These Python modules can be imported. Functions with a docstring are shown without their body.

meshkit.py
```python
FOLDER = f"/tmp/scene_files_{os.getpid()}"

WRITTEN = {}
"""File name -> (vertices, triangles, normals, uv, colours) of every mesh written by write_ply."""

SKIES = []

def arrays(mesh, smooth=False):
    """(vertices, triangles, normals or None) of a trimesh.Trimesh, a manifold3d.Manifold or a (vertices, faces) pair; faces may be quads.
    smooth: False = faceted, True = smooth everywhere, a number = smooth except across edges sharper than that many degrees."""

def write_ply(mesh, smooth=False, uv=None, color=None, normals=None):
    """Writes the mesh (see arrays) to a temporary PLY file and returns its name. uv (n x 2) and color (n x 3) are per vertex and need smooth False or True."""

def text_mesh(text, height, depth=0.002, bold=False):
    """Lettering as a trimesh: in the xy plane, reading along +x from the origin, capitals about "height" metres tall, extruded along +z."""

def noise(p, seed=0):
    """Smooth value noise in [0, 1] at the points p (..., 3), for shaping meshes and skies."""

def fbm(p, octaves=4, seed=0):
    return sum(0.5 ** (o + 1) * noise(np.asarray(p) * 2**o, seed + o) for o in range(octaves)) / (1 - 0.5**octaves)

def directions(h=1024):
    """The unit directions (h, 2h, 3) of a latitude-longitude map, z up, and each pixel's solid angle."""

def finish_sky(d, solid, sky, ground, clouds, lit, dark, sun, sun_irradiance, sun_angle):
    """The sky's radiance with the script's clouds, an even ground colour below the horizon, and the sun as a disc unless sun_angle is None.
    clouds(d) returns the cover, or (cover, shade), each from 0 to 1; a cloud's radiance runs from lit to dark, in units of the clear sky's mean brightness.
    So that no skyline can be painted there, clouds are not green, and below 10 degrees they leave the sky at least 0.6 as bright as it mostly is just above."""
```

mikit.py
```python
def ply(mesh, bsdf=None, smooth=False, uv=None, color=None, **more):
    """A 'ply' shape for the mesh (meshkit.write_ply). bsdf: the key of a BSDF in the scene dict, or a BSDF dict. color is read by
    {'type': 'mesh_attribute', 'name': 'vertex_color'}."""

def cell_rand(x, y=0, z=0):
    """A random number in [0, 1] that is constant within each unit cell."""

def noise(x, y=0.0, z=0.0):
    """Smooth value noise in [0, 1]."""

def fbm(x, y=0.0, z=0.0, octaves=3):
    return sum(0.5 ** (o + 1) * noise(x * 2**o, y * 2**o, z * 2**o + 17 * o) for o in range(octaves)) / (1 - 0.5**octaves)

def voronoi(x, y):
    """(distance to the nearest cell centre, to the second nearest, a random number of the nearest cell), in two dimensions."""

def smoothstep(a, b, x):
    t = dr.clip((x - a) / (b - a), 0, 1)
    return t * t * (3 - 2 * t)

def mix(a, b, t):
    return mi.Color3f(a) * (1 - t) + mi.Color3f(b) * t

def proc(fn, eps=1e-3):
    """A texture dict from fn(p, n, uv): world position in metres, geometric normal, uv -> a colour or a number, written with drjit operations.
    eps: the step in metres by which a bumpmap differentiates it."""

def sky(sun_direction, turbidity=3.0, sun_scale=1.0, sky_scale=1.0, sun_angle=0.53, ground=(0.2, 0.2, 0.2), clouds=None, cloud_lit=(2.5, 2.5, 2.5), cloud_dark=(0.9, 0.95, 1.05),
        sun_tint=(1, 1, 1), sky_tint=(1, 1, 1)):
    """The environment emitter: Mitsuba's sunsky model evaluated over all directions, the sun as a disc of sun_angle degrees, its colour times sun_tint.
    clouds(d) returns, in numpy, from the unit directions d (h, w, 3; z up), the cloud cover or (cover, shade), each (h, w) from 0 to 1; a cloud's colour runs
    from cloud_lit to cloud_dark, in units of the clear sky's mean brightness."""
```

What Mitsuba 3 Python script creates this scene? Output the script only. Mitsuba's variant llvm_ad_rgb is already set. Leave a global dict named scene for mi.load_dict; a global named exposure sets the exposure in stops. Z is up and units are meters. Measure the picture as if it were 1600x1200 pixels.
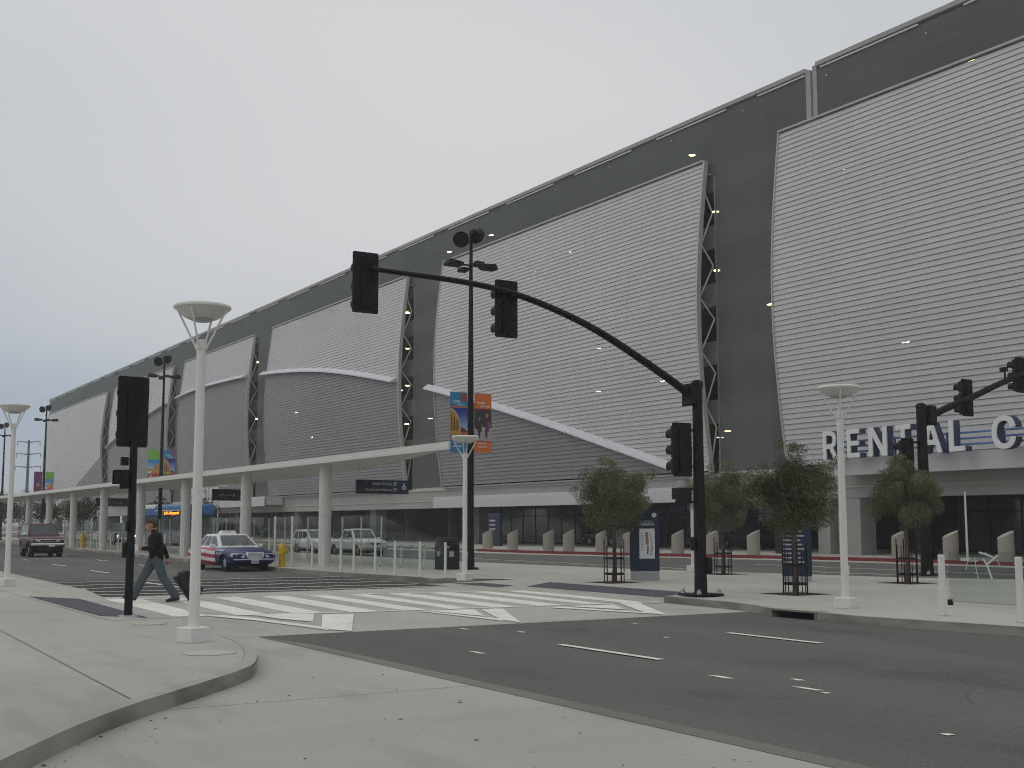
import math, random
import numpy as np, trimesh, mitsuba as mi, drjit as dr
import manifold3d as m3
from shapely.geometry import Polygon, LineString, box as sbox
from shapely.ops import unary_union
from shapely import affinity
import mikit, meshkit
from mikit import proc, noise, fbm, smoothstep, mix, cell_rand, voronoi

rng = np.random.default_rng(7)
T = mi.ScalarTransform4f
scene, labels = {}, {}

# ------------------------------------------------------------------ camera, sky, exposure
CF, YAW, PIT, ROL, CH = 1915.0, math.radians(-58.75), math.atan(218 / 1915.0), -0.0015, 1.75
_f = np.array([math.sin(YAW) * math.cos(PIT), math.cos(YAW) * math.cos(PIT), math.sin(PIT)])
_r = np.array([math.cos(YAW), -math.sin(YAW), 0.0]); _u = np.cross(_r, _f)
_u = -math.sin(ROL) * _r + math.cos(ROL) * _u
scene['camera'] = {'type': 'perspective', 'fov_axis': 'x', 'fov': math.degrees(2 * math.atan(800 / CF)), 'near_clip': 0.1, 'far_clip': 4000.0,
                   'to_world': T().look_at(origin=[0, 0, CH], target=[float(_f[0]), float(_f[1]), float(CH + _f[2])], up=[float(x) for x in _u])}


def cloud_fn(d):
    """A closed, thin overcast: brighter towards the zenith, thinner and bluer low down and in soft broad patches."""
    e = np.clip(d[..., 2], 0, 1)
    q = d / (0.25 + e[..., None])
    n = meshkit.fbm(q * 0.7 + np.array([15.1758, 12.4271, 22.0677]), 3, 5)
    n2 = meshkit.fbm(q * 2.2 + np.array([0.3, 4.4, 2.0]), 3, 9)
    shade = np.clip(0.40 - 0.26 * e + 1.15 * (n - 0.47) + 0.03 * (n2 - 0.5), 0, 1)
    cover = np.clip(0.86 + 0.9 * e + 0.3 * (0.5 - n), 0, 1)
    return cover, shade


scene['sky'] = mikit.sky([-0.15, -0.72, 0.68], turbidity=4, sun_scale=0.055, sun_angle=44, clouds=cloud_fn, cloud_lit=(2.62, 2.62, 2.63), cloud_dark=(1.12, 1.42, 1.82),
                         ground=(0.2, 0.2, 0.19))
exposure = 1.38

# ------------------------------------------------------------------ materials


def pbr(key, col, rough=0.6, metal=0.0, spec=0.4, coat=0.0):
    b = {'type': 'principled', 'base_color': {'type': 'rgb', 'value': list(col)} if not isinstance(col, dict) else col, 'roughness': rough, 'metallic': metal, 'specular': spec}
    if coat:
        b['clearcoat'] = coat
        b['clearcoat_gloss'] = 0.9
    scene[key] = {'type': 'twosided', 'bsdf': b}
    return key


def concrete_fn(base, warm, spots):
    def fn(p, n, uv):
        big = fbm(p.x * 0.23, p.y * 0.23, 2.0, octaves=3)
        mid = fbm(p.x * 1.7 + 9, p.y * 1.7, p.z * 1.7, octaves=4)
        fine = noise(p.x * 55, p.y * 55, p.z * 55)
        v = base * (0.80 + 0.24 * big + 0.12 * mid + 0.10 * fine)
        v = v * (0.965 + 0.07 * cell_rand(dr.floor((p.x + 98.2) / 4.4), dr.floor((p.y + 40) / 3.9), 6))
        streak = smoothstep(0.60, 0.80, fbm(p.x * 0.5 + 31, p.y * 2.1, 1.0, octaves=3))
        v = v * (1 - 0.10 * streak)
        cx, cy = dr.floor(p.x * 2.6), dr.floor(p.y * 2.6)
        dx, dy = p.x * 2.6 - cx - 0.2 - 0.6 * cell_rand(cx, cy, 3), p.y * 2.6 - cy - 0.2 - 0.6 * cell_rand(cx, cy, 4)
        rad = 0.03 + 0.06 * cell_rand(cx, cy, 8)
        gum = dr.select(cell_rand(cx, cy, 5) > spots, 1 - smoothstep(rad * 0.5, rad, dr.sqrt(dx * dx + 3 * dy * dy)), 0)
        v = v * (1 - 0.5 * gum)
        return mi.Color3f(v * warm[0], v * warm[1], v * warm[2])
    return fn


def asphalt_fn(base):
    def fn(p, n, uv):
        big = fbm(p.x * 0.12 + 5, p.y * 0.55, 3.0, octaves=4)
        fine = noise(p.x * 70, p.y * 70, 1.0)
        grit = smoothstep(0.80, 0.95, noise(p.x * 38, p.y * 38, 7.0))
        lane = 0.5 + 0.5 * dr.cos((p.y - 8.3) * 2 * math.pi / 3.3)
        v = base * (0.76 + 0.26 * big + 0.22 * fine + 0.45 * grit) * (1 - 0.10 * lane)
        oil = smoothstep(0.62, 0.80, fbm(p.x * 0.7, (p.y) * 1.3, 4.0, octaves=3)) * lane
        v = v * (1 - 0.15 * oil)
        wx, wy = p.x + 0.5 * noise(p.x * 0.9, p.y * 0.9, 5.0), p.y + 0.5 * noise(p.x * 0.9, p.y * 0.9, 8.0)
        d1, d2, which = voronoi(wx * 0.22, wy * 0.30)
        crack = (1 - smoothstep(0.002, 0.010, d2 - d1)) * smoothstep(0.50, 0.70, noise(p.x * 0.33, p.y * 0.33, 2.0))
        v = v * (1 - 0.16 * crack) * (0.95 + 0.10 * which)
        return mi.Color3f(v * 1.03, v * 1.0, v * 0.92)
    return fn


pbr('concrete', proc(concrete_fn(0.35, (1.035, 1.0, 0.88), 0.74)), 0.85, spec=0.25)


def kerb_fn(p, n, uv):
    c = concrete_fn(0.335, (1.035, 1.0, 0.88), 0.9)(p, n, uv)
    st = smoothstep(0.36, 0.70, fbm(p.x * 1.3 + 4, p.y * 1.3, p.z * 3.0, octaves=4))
    face_dark = dr.select(dr.abs(n.z) < 0.5, 0.08 + 0.36 * st, 0.06 * st)  # upright faces darker overall with noise blotches, other faces only faintly blotched
    return c * (1 - face_dark)


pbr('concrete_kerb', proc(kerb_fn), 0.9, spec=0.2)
pbr('asphalt', proc(asphalt_fn(0.108)), 0.85, spec=0.25)
pbr('asphalt_dark', proc(asphalt_fn(0.05)), 0.85, spec=0.25)


def paint_fn(p, n, uv):
    w = fbm(p.x * 3.0, p.y * 3.0, 1.0, octaves=4)
    worn = smoothstep(0.58, 0.80, fbm(p.x * 9.0, p.y * 9.0, 2.0, octaves=3))
    v = 0.72 * (0.88 + 0.16 * w) * (1 - 0.20 * worn)
    return mi.Color3f(v, v * 0.975, v * 0.875)


pbr('road_paint', proc(paint_fn), 0.8, spec=0.2)
pbr('gutter', proc(concrete_fn(0.17, (1.03, 1.0, 0.86), 0.6)), 0.9, spec=0.2)
pbr('wall_concrete', proc(concrete_fn(0.40, (1.0, 0.97, 0.92), 2.0)), 0.9, spec=0.2)
pbr('tactile', (0.085, 0.088, 0.10), 0.85, spec=0.2)
pbr('red_kerb', (0.22, 0.045, 0.05), 0.8, spec=0.2)


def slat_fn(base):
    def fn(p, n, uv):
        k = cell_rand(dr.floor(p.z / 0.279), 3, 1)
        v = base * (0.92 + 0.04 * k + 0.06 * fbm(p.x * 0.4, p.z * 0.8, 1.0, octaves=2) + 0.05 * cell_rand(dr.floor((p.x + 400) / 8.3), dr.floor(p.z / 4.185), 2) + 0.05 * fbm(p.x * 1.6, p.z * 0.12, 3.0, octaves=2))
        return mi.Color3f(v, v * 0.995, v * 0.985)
    return fn


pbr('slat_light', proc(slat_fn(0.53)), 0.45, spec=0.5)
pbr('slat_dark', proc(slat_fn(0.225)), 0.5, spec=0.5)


def mesh_fn(p, n, uv):
    v = 0.138 * (0.92 + 0.12 * cell_rand(dr.floor((p.x + 400) / 3.3), dr.floor((p.z - 4.7) / 3.5), 5) + 0.10 * fbm(p.x * 0.5, p.z * 0.25, 1.0, octaves=3))
    return mi.Color3f(v * 0.92, v * 1.0, v * 0.96)


scene['mesh_metal'] = {'type': 'blendbsdf', 'weight': 0.2,
                       'a': {'type': 'twosided', 'bsdf': {'type': 'principled', 'base_color': proc(mesh_fn), 'roughness': 0.6, 'specular': 0.3}}, 'b': {'type': 'null'}}
pbr('white', (0.72, 0.71, 0.66), 0.5, spec=0.4)
pbr('canopy_white', (0.66, 0.65, 0.61), 0.55, spec=0.4)
pbr('fascia', (0.58, 0.58, 0.585), 0.45, spec=0.4)
pbr('band_white', (0.68, 0.69, 0.71), 0.35, spec=0.5)
pbr('frame_metal', (0.50, 0.50, 0.45), 0.5, spec=0.4)
pbr('black', (0.009, 0.0095, 0.0105), 0.5, spec=0.22)
pbr('black_matt', (0.016, 0.016, 0.017), 0.8, spec=0.15)
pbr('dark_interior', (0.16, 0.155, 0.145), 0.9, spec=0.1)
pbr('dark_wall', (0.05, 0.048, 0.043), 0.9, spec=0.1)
pbr('chrome', (0.75, 0.76, 0.78), 0.22, 1.0)
pbr('dull_metal', (0.42, 0.42, 0.42), 0.45, 0.7)
pbr('tyre', (0.02, 0.02, 0.02), 0.9, spec=0.2)
pbr('car_glass', (0.035, 0.042, 0.045), 0.06, spec=0.7)
pbr('car_white', (0.74, 0.74, 0.72), 0.25, coat=0.6)
pbr('car_maroon', (0.075, 0.012, 0.020), 0.3, spec=0.3, coat=0.3)
pbr('car_maroon_low', (0.028, 0.010, 0.012), 0.5)
pbr('car_dark', (0.03, 0.035, 0.04), 0.3, coat=0.5)
pbr('bus_blue', (0.045, 0.15, 0.36), 0.35, coat=0.4)
pbr('bus_navy', (0.02, 0.05, 0.14), 0.35, coat=0.4)
pbr('lens_clear', (0.62, 0.62, 0.60), 0.15, coat=0.8)
pbr('amber', (0.75, 0.25, 0.03), 0.3)
pbr('plate', (0.66, 0.64, 0.60), 0.5)
pbr('navy', (0.013, 0.025, 0.055), 0.45)
pbr('navy_dark', (0.010, 0.014, 0.026), 0.5)
pbr('sign_white', (0.74, 0.74, 0.74), 0.6)
pbr('sign_grey', (0.42, 0.43, 0.45), 0.6)
pbr('letter_white', (0.80, 0.80, 0.78), 0.5)
pbr('letter_navy', (0.055, 0.065, 0.13), 0.5)
pbr('added_rail_blue', (0.11, 0.21, 0.46), 0.5)  # blue tint of the slats, carried by added rails
pbr('orange', (0.62, 0.155, 0.030), 0.6)
pbr('banner_blue', (0.035, 0.20, 0.36), 0.6)
pbr('banner_green', (0.19, 0.42, 0.07), 0.6)
pbr('banner_purple', (0.12, 0.03, 0.13), 0.6)
pbr('yellow', (0.62, 0.42, 0.03), 0.45)
pbr('bin_green', (0.016, 0.022, 0.020), 0.5)
pbr('bollard_tan', proc(concrete_fn(0.36, (1.0, 0.94, 0.79), 2.0)), 0.9, spec=0.2)
pbr('denim', (0.085, 0.105, 0.115), 0.9, spec=0.1)
pbr('jacket', (0.010, 0.010, 0.011), 0.75, spec=0.2)
pbr('skin', (0.46, 0.25, 0.18), 0.55)
pbr('hair', (0.055, 0.030, 0.016), 0.7)
pbr('leather', (0.030, 0.020, 0.015), 0.5)
pbr('suitcase_cloth', (0.010, 0.011, 0.016), 0.6)
pbr('paper', (0.80, 0.79, 0.76), 0.7)
pbr('bark', (0.115, 0.085, 0.065), 0.9, spec=0.1)
pbr('soil', (0.045, 0.035, 0.028), 0.95, spec=0.1)
pbr('etch', (0.15, 0.215, 0.20), 0.7)
pbr('far_building', (0.045, 0.047, 0.055), 0.8)
pbr('pylon', (0.09, 0.10, 0.11), 0.7)
scene['glass'] = {'type': 'thindielectric', 'int_ior': 1.16, 'specular_transmittance': {'type': 'rgb', 'value': [0.68, 0.75, 0.725]}}
scene['leaf'] = {'type': 'twosided', 'bsdf': {'type': 'diffuse', 'reflectance': {'type': 'mesh_attribute', 'name': 'vertex_color'}}}

# ------------------------------------------------------------------ helpers


USED = {}


def numbered(key):
    k = USED.get(key, -1) + 1
    USED[key] = k
    return key if k == 0 else f'{key}_{k:03d}'


def thing(name, label, cat, group=None):
    key = numbered(name)
    labels[key] = {'label': label, 'category': cat}
    if group:
        labels[key]['group'] = group
    return key


def struct(name, mesh, mat, smooth=False):
    key = numbered(name)
    if mesh is not None:
        scene[key] = mikit.ply(mesh, mat, smooth)
    labels[key] = {'kind': 'structure'}
    return key


def part(parent, name, mesh, mat, smooth=30, **more):
    key = numbered(parent + '__' + name)
    scene[key] = mikit.ply(mesh, mat, smooth, **more)
    return key


class Kit:
    def __init__(self):
        self.items = []

    def add(self, name, mesh, mat, smooth=30, **more):
        names = {n for n, _ in self.items}
        n, k = name, 1
        while n in names:
            n = f'{name}_{k:03d}'; k += 1
        self.items.append((n, mikit.ply(mesh, mat, smooth, **more)))
        return n

    def place(self, key, M):
        for n, d in self.items:
            scene[key + '__' + n] = {**d, 'to_world': M}


def at(x, y, z=0.0, rot=0.0, s=1.0):
    return T().translate([x, y, z]).rotate([0, 0, 1], rot).scale([s, s, s])


def cat(*ms):
    return trimesh.util.concatenate([m for m in ms])


def box(x0, x1, y0, y1, z0, z1):
    m = trimesh.creation.box(extents=[x1 - x0, y1 - y0, z1 - z0])
    m.apply_translation([(x0 + x1) / 2, (y0 + y1) / 2, (z0 + z1) / 2])
    return m


def tri(man):
    m = man.to_mesh()
    return trimesh.Trimesh(np.array(m.vert_properties[:, :3]), np.array(m.tri_verts), process=False)


def rbox(x0, x1, y0, y1, z0, z1, r=0.02, seg=12):
    pts = []
    s = m3.Manifold.sphere(r, seg)
    return tri(m3.Manifold.batch_hull([s.translate([x, y, z]) for x in (x0 + r, x1 - r) for y in (y0 + r, y1 - r) for z in (z0 + r, z1 - r)]))


def frame(t, hint=(0, 0, 1)):
    t = t / np.linalg.norm(t)
    h = np.array(hint, float)
    if abs(t @ h) > 0.95:
        h = np.array([1.0, 0, 0])
    a = np.cross(h, t); a /= np.linalg.norm(a)
    return a, np.cross(t, a)


def tube(path, r, n=10):
    p = np.array(path, float)
    rr = np.full(len(p), r, float) if np.isscalar(r) else np.array(r, float)
    V, Fc = [], []
    for i in range(len(p)):
        t = p[min(i + 1, len(p) - 1)] - p[max(i - 1, 0)]
        a, b = frame(t)
        ang = np.arange(n) * 2 * np.pi / n
        V.append(p[i] + rr[i] * (np.cos(ang)[:, None] * a + np.sin(ang)[:, None] * b))
    for i in range(len(p) - 1):
        for j in range(n):
            q = (i * n + j, i * n + (j + 1) % n, (i + 1) * n + (j + 1) % n, (i + 1) * n + j)
            Fc += [(q[0], q[1], q[2]), (q[0], q[2], q[3])]
    V = np.vstack(V + [p[:1], p[-1:]])
    c0, c1 = len(V) - 2, len(V) - 1
    o = (len(p) - 1) * n
    for j in range(n):
        Fc += [(c0, (j + 1) % n, j), (c1, o + j, o + (j + 1) % n)]
    return trimesh.Trimesh(V, np.array(Fc), process=False)


def lathe(profile, n=24):
    """profile: (r, z) from bottom to top."""
    m = trimesh.creation.revolve(np.array(profile, float), sections=n)
    return m


def polys(g):
    return [x for x in getattr(g, 'geoms', [g]) if x.geom_type == 'Polygon' and x.area > 1e-6]


def prism(poly, z0, z1):
    return cat(*[_moved(trimesh.creation.extrude_polygon(g, z1 - z0, engine='earcut'), (0, 0, z0)) for g in polys(poly)])


def _moved(m, t):
    m = m.copy(); m.apply_translation(t); return m


def sheet(poly, z=0.0):
    out = []
    for g in polys(poly):
        v, f = trimesh.creation.triangulate_polygon(g, engine='earcut')
        v3 = np.column_stack([v, np.full(len(v), z)])
        n = np.cross(v3[f[:, 1]] - v3[f[:, 0]], v3[f[:, 2]] - v3[f[:, 0]])[:, 2]
        f = np.where(n[:, None] < 0, f[:, ::-1], f)
        out.append(trimesh.Trimesh(v3, f, process=False))
    return cat(*out)


def loft(sections, closed=True):
    """sections: list of (n,3) rings; caps are fans."""
    n = len(sections[0]); V = np.vstack(sections); Fc = []
    for i in range(len(sections) - 1):
        for j in range(n if closed else n - 1):
            a, b, c, d = i * n + j, i * n + (j + 1) % n, (i + 1) * n + (j + 1) % n, (i + 1) * n + j
            Fc += [(a, b, c), (a, c, d)]
    for s, flip in ((0, 1), (len(sections) - 1, 0)):
        c = len(V); V = np.vstack([V, sections[s].mean(0)])
        for j in range(n):
            a, b = s * n + j, s * n + (j + 1) % n
            Fc.append((c, b, a) if flip else (c, a, b))
    m = trimesh.Trimesh(V, np.array(Fc), process=False)
    trimesh.repair.fix_normals(m)
    return m


def extr_x(poly_yz, x0, x1):
    """A (y, z) outline swept along x: a cheap long bar."""
    p = np.array(poly_yz, float)
    return loft([np.column_stack([np.full(len(p), x), p]) for x in (x0, x1)])


def rot(m, deg, axis=(0, 0, 1), point=(0, 0, 0)):
    m = m.copy(); m.apply_transform(trimesh.transformations.rotation_matrix(math.radians(deg), axis, point)); return m


def wall_text(text, h, x, y, z, depth=0.004, bold=False, face='-y', width=None, align='left'):
    """Lettering upright on a face: its baseline starts at (x, y, z)."""
    m = meshkit.text_mesh(text, h, depth, bold)
    ext = m.bounds[1][0] - m.bounds[0][0]
    if width:
        m.apply_scale([width / ext, 1, 1]); ext = width
    if align == 'right':
        m.apply_translation([-ext, 0, 0])
    if face == '-y':
        R = np.array([[1, 0, 0], [0, 0, -1], [0, 1, 0]], float)
    else:  # '+x': reads along +y
        R = np.array([[0, 0, 1], [1, 0, 0], [0, 1, 0]], float)
    m.vertices = m.vertices @ R.T + np.array([x, y, z])
    if np.linalg.det(R) < 0:
        m.invert()
    return m


NTH = ['first', 'second', 'third', 'fourth', 'fifth', 'sixth', 'seventh', 'eighth', 'ninth', 'tenth', 'eleventh', 'twelfth', 'thirteenth', 'fourteenth', 'fifteenth',
       'sixteenth', 'seventeenth', 'eighteenth', 'nineteenth', 'twentieth', 'twenty-first', 'twenty-second', 'twenty-third', 'twenty-fourth', 'twenty-fifth', 'twenty-sixth',
       'twenty-seventh', 'twenty-eighth', 'twenty-ninth', 'thirtieth', 'thirty-first', 'thirty-second', 'thirty-third', 'thirty-fourth', 'thirty-fifth']

# ------------------------------------------------------------------ ground, roads, pavements
SW = 0.15
struct('ground', sheet(sbox(-1500, -600, 900, 900), -0.06), 'asphalt')

ISLAND = [(-9.3, 1.55), (-11.0, 2.6), (-12.75, 4.12), (-13.6, 4.8), (-14.25, 5.1), (-15.2, 5.45), (-16.3, 5.74), (-17.4, 5.86), (-19.0, 6.0), (-21.0, 6.3), (-23, 6.55), (-25, 6.7), (-31, 6.85), (-47, 7.05),
          (-80, 7.6), (-300, 11.0), (-300, -70), (25, -70), (25, -9), (6, -4.2), (-3.0, -1.6), (-7.4, 0.45)]
def chaikin(p, n0, n1, it=2):
    seg = [np.array(q) for q in p[n0:n1]]
    for _ in range(it):
        seg = [seg[0]] + [w for a_, b_ in zip(seg[:-1], seg[1:]) for w in (a_ * 0.75 + b_ * 0.25, a_ * 0.25 + b_ * 0.75)] + [seg[-1]]
    return p[:n0] + [tuple(q) for q in seg] + p[n1:]


ISLAND = chaikin([ISLAND[-1]] + ISLAND[:-1], 0, 14)
FRONT = [(80, 16.9), (-12.4, 16.74), (-15.25, 16.3), (-16.3, 16.36), (-17.6, 16.40), (-18.3, 16.72), (-19.4, 16.98), (-21.1, 17.1), (-22.4, 17.15), (-26.4, 17.1), (-31.4, 16.9), (-33.7, 16.95), (-37, 16.6), (-39.6, 16.35), (-42.6, 16.3),
         (-60, 16.9), (-90, 18.0), (-140, 19.0), (-300, 22.5)]
BACK = [(-300, 27), (-140, 26), (-45, 25.5), (-35, 26.3), (-28.6, 28.2), (-25.3, 28.8), (-22.7, 30.6), (-14, 32.5), (80, 34)]
road_all = Polygon([(80, 6.68), (-18.7, 6.68), (-18.7, 6.0), (-31, 6.5), (-300, 10.5)] + FRONT[::-1])
mid = sbox(-30.6, 5.5, -18.7, 18.6)
road = road_all.difference(mid)
right_road = road.intersection(sbox(-18.7, 0, 90, 60))
left_road = road.intersection(sbox(-400, 0, -30.6, 60))
struct('road', sheet(unary_union([right_road.buffer(-0.0), left_road]), 0.0), 'asphalt')
struct('road_gutter', sheet(sbox(-18.5, 6.68, 80, 6.93).difference(Polygon([(-18.5, 6.69), (-18.5, 7.0), (-16.5, 7.0)])), 0.004), 'gutter')
# concrete cross street in front of the camera and the raised crossing, in slabs
conc = unary_union([sbox(-24, -8, 80, 6.68), mid]).difference(Polygon(ISLAND).buffer(-0.02))
cuts = [sbox(-11.86, -9, -11.845, 6.7), sbox(-5.0, -9, -4.985, 6.7), sbox(2, -9, 2.015, 6.7), sbox(9, -9, 9.015, 6.7), sbox(-18.71, 5, -18.695, 19), LineString([(-14, 1.2), (80, 1.6)]).buffer(0.007)]
ck = struct('concrete_road', sheet(conc.intersection(sbox(-31, -9, 81, 19)), -0.012), 'dark_wall')
for g in sorted(polys(conc.difference(unary_union(cuts))), key=lambda q: (round(q.centroid.x, 2), round(q.centroid.y, 2))):
    part(ck, 'slab', sheet(g, 0.0), 'concrete', False)

# left pavement: kerb, slabs and sloped ramp with its dark warning surface
ip = Polygon(ISLAND)
kerb_line = ip.difference(ip.buffer(-0.16))
ramp_l = sbox(-32.2, 5.02, -21.2, 8)
inner = ip.buffer(-0.165).difference(ramp_l.buffer(0.004))
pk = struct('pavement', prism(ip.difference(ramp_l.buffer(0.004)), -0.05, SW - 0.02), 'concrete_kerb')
cuts = [LineString([(-60, 3.75), (-20.2, 3.16), (-12.31, 2.99), (-8, 2.9)]).buffer(0.008), LineString([(-60, -2), (0, -2.6)]).buffer(0.008)] + [LineString([(x, -20), (x + 0.6, 7)]).buffer(0.007) for x in (-19.9, -34, -41, -48)]
near_i = inner.intersection(sbox(-60, -20, 30, 9)).difference(unary_union(cuts))
for g in sorted(polys(near_i), key=lambda q: (round(q.centroid.x, 2), round(q.centroid.y, 2))):
    part(pk, 'slab', sheet(g, SW), 'concrete', False)
part(pk, 'slab', sheet(inner.difference(sbox(-60, -20, 30, 9)), SW), 'concrete', False)
kjoint = unary_union([LineString([(x - 2, y - 4), (x + 2, y + 4)]).buffer(0.009) for x, y in [(-11.9, 3.35), (-15.0, 5.4), (-18.6, 5.9), (-40, 6.9), (-50, 7.1)]])
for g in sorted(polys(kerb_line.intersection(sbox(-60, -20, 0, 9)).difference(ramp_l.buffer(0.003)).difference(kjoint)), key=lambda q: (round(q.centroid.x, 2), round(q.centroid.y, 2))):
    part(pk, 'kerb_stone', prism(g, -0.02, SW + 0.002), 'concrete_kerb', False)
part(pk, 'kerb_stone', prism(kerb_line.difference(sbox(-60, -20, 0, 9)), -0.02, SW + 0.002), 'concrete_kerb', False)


def slope(poly, zf, lift=0.0, n=8):
    """A sloped sheet: the polygon cut into strips across y, every vertex at zf(x, y)."""
    out = []
    x0, y0, x1, y1 = poly.bounds
    for i in range(n):
        for g in polys(poly.intersection(sbox(x0, y0 + (y1 - y0) * i / n, x1, y0 + (y1 - y0) * (i + 1) / n))):
            s = sheet(g); s.vertices[:, 2] = [zf(a, b) + lift for a, b in s.vertices[:, :2]]
            out.append(s)
    return cat(*out)


zl = lambda x, y: SW * min(max((6.9 - y) / 1.85, (-29.6 - x) / 2.6, (x + 22.3) / 1.1, 0), 1) + 0.004
struct('kerb_ramp', cat(*[slope(sbox(a, 5.02, b, 6.95).intersection(ip.buffer(0.12)), zl) for a, b in ((-32.2, -31), (-31, -29.6), (-29.6, -22.3), (-22.3, -21.8), (-21.8, -21.2))]), 'concrete')
struct('warning_surface', slope(Polygon([(-29.3, 5.15), (-29.3, 6.25), (-22.45, 6.0), (-22.45, 5.15)]), zl, 0.006), 'tactile')

# plaza pavement between the two roads
plaza = Polygon(FRONT + BACK)
zr = lambda x, y: SW * min(max((y - 17.25) / 1.5, 0), 1) + 0.004
ramp_r = Polygon([(-32.2, 16.5), (-32.2, 17.3), (-30.6, 18.76), (-22.2, 18.76), (-21.75, 17.2), (-21.75, 16.5)])
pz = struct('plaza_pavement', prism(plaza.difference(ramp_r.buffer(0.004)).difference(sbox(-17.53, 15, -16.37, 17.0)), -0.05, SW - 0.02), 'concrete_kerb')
pin = plaza.buffer(-0.16).difference(ramp_r.buffer(0.004)).difference(sbox(-17.53, 15, -16.37, 16.645))
cuts = [sbox(x, 10, x + 0.014, 40) for x in np.arange(-54, 4, 4.4)] + [LineString([(-60, 20.6), (60, 21.2)]).buffer(0.007), LineString([(-60, 24.4), (60, 25.2)]).buffer(0.007)]
grates = [(-27.48, 19.93), (-30.07, 26.06), (-20.79, 20.15), (-22.91, 26.29)]
holes = unary_union([affinity.rotate(sbox(x - 0.6, y - 0.6, x + 0.6, y + 0.6), 0) for x, y in grates])
nearp = pin.intersection(sbox(-56, 10, 6, 40)).difference(unary_union(cuts)).difference(holes)
for g in sorted(polys(nearp), key=lambda q: (round(q.centroid.x, 2), round(q.centroid.y, 2))):
    part(pz, 'slab', sheet(g, SW), 'concrete', False)
part(pz, 'slab', sheet(pin.difference(sbox(-56, 10, 6, 40)), SW), 'concrete', False)
pk_line = plaza.difference(plaza.buffer(-0.155)).difference(ramp_r.buffer(0.004)).difference(sbox(-17.53, 15, -16.37, 17.2))
kj = unary_union([sbox(x, 14, x + 0.016, 20) for x in np.arange(-66, 4, 3.05)])
near_k = pk_line.intersection(sbox(-66, 14, 6, 20))
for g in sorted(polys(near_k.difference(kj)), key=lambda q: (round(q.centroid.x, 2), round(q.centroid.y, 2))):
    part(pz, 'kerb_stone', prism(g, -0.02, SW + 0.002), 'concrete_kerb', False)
part(pz, 'kerb_stone', prism(pk_line.difference(sbox(-66, 14, 6, 20)), -0.02, SW + 0.002), 'concrete_kerb', False)
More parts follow.
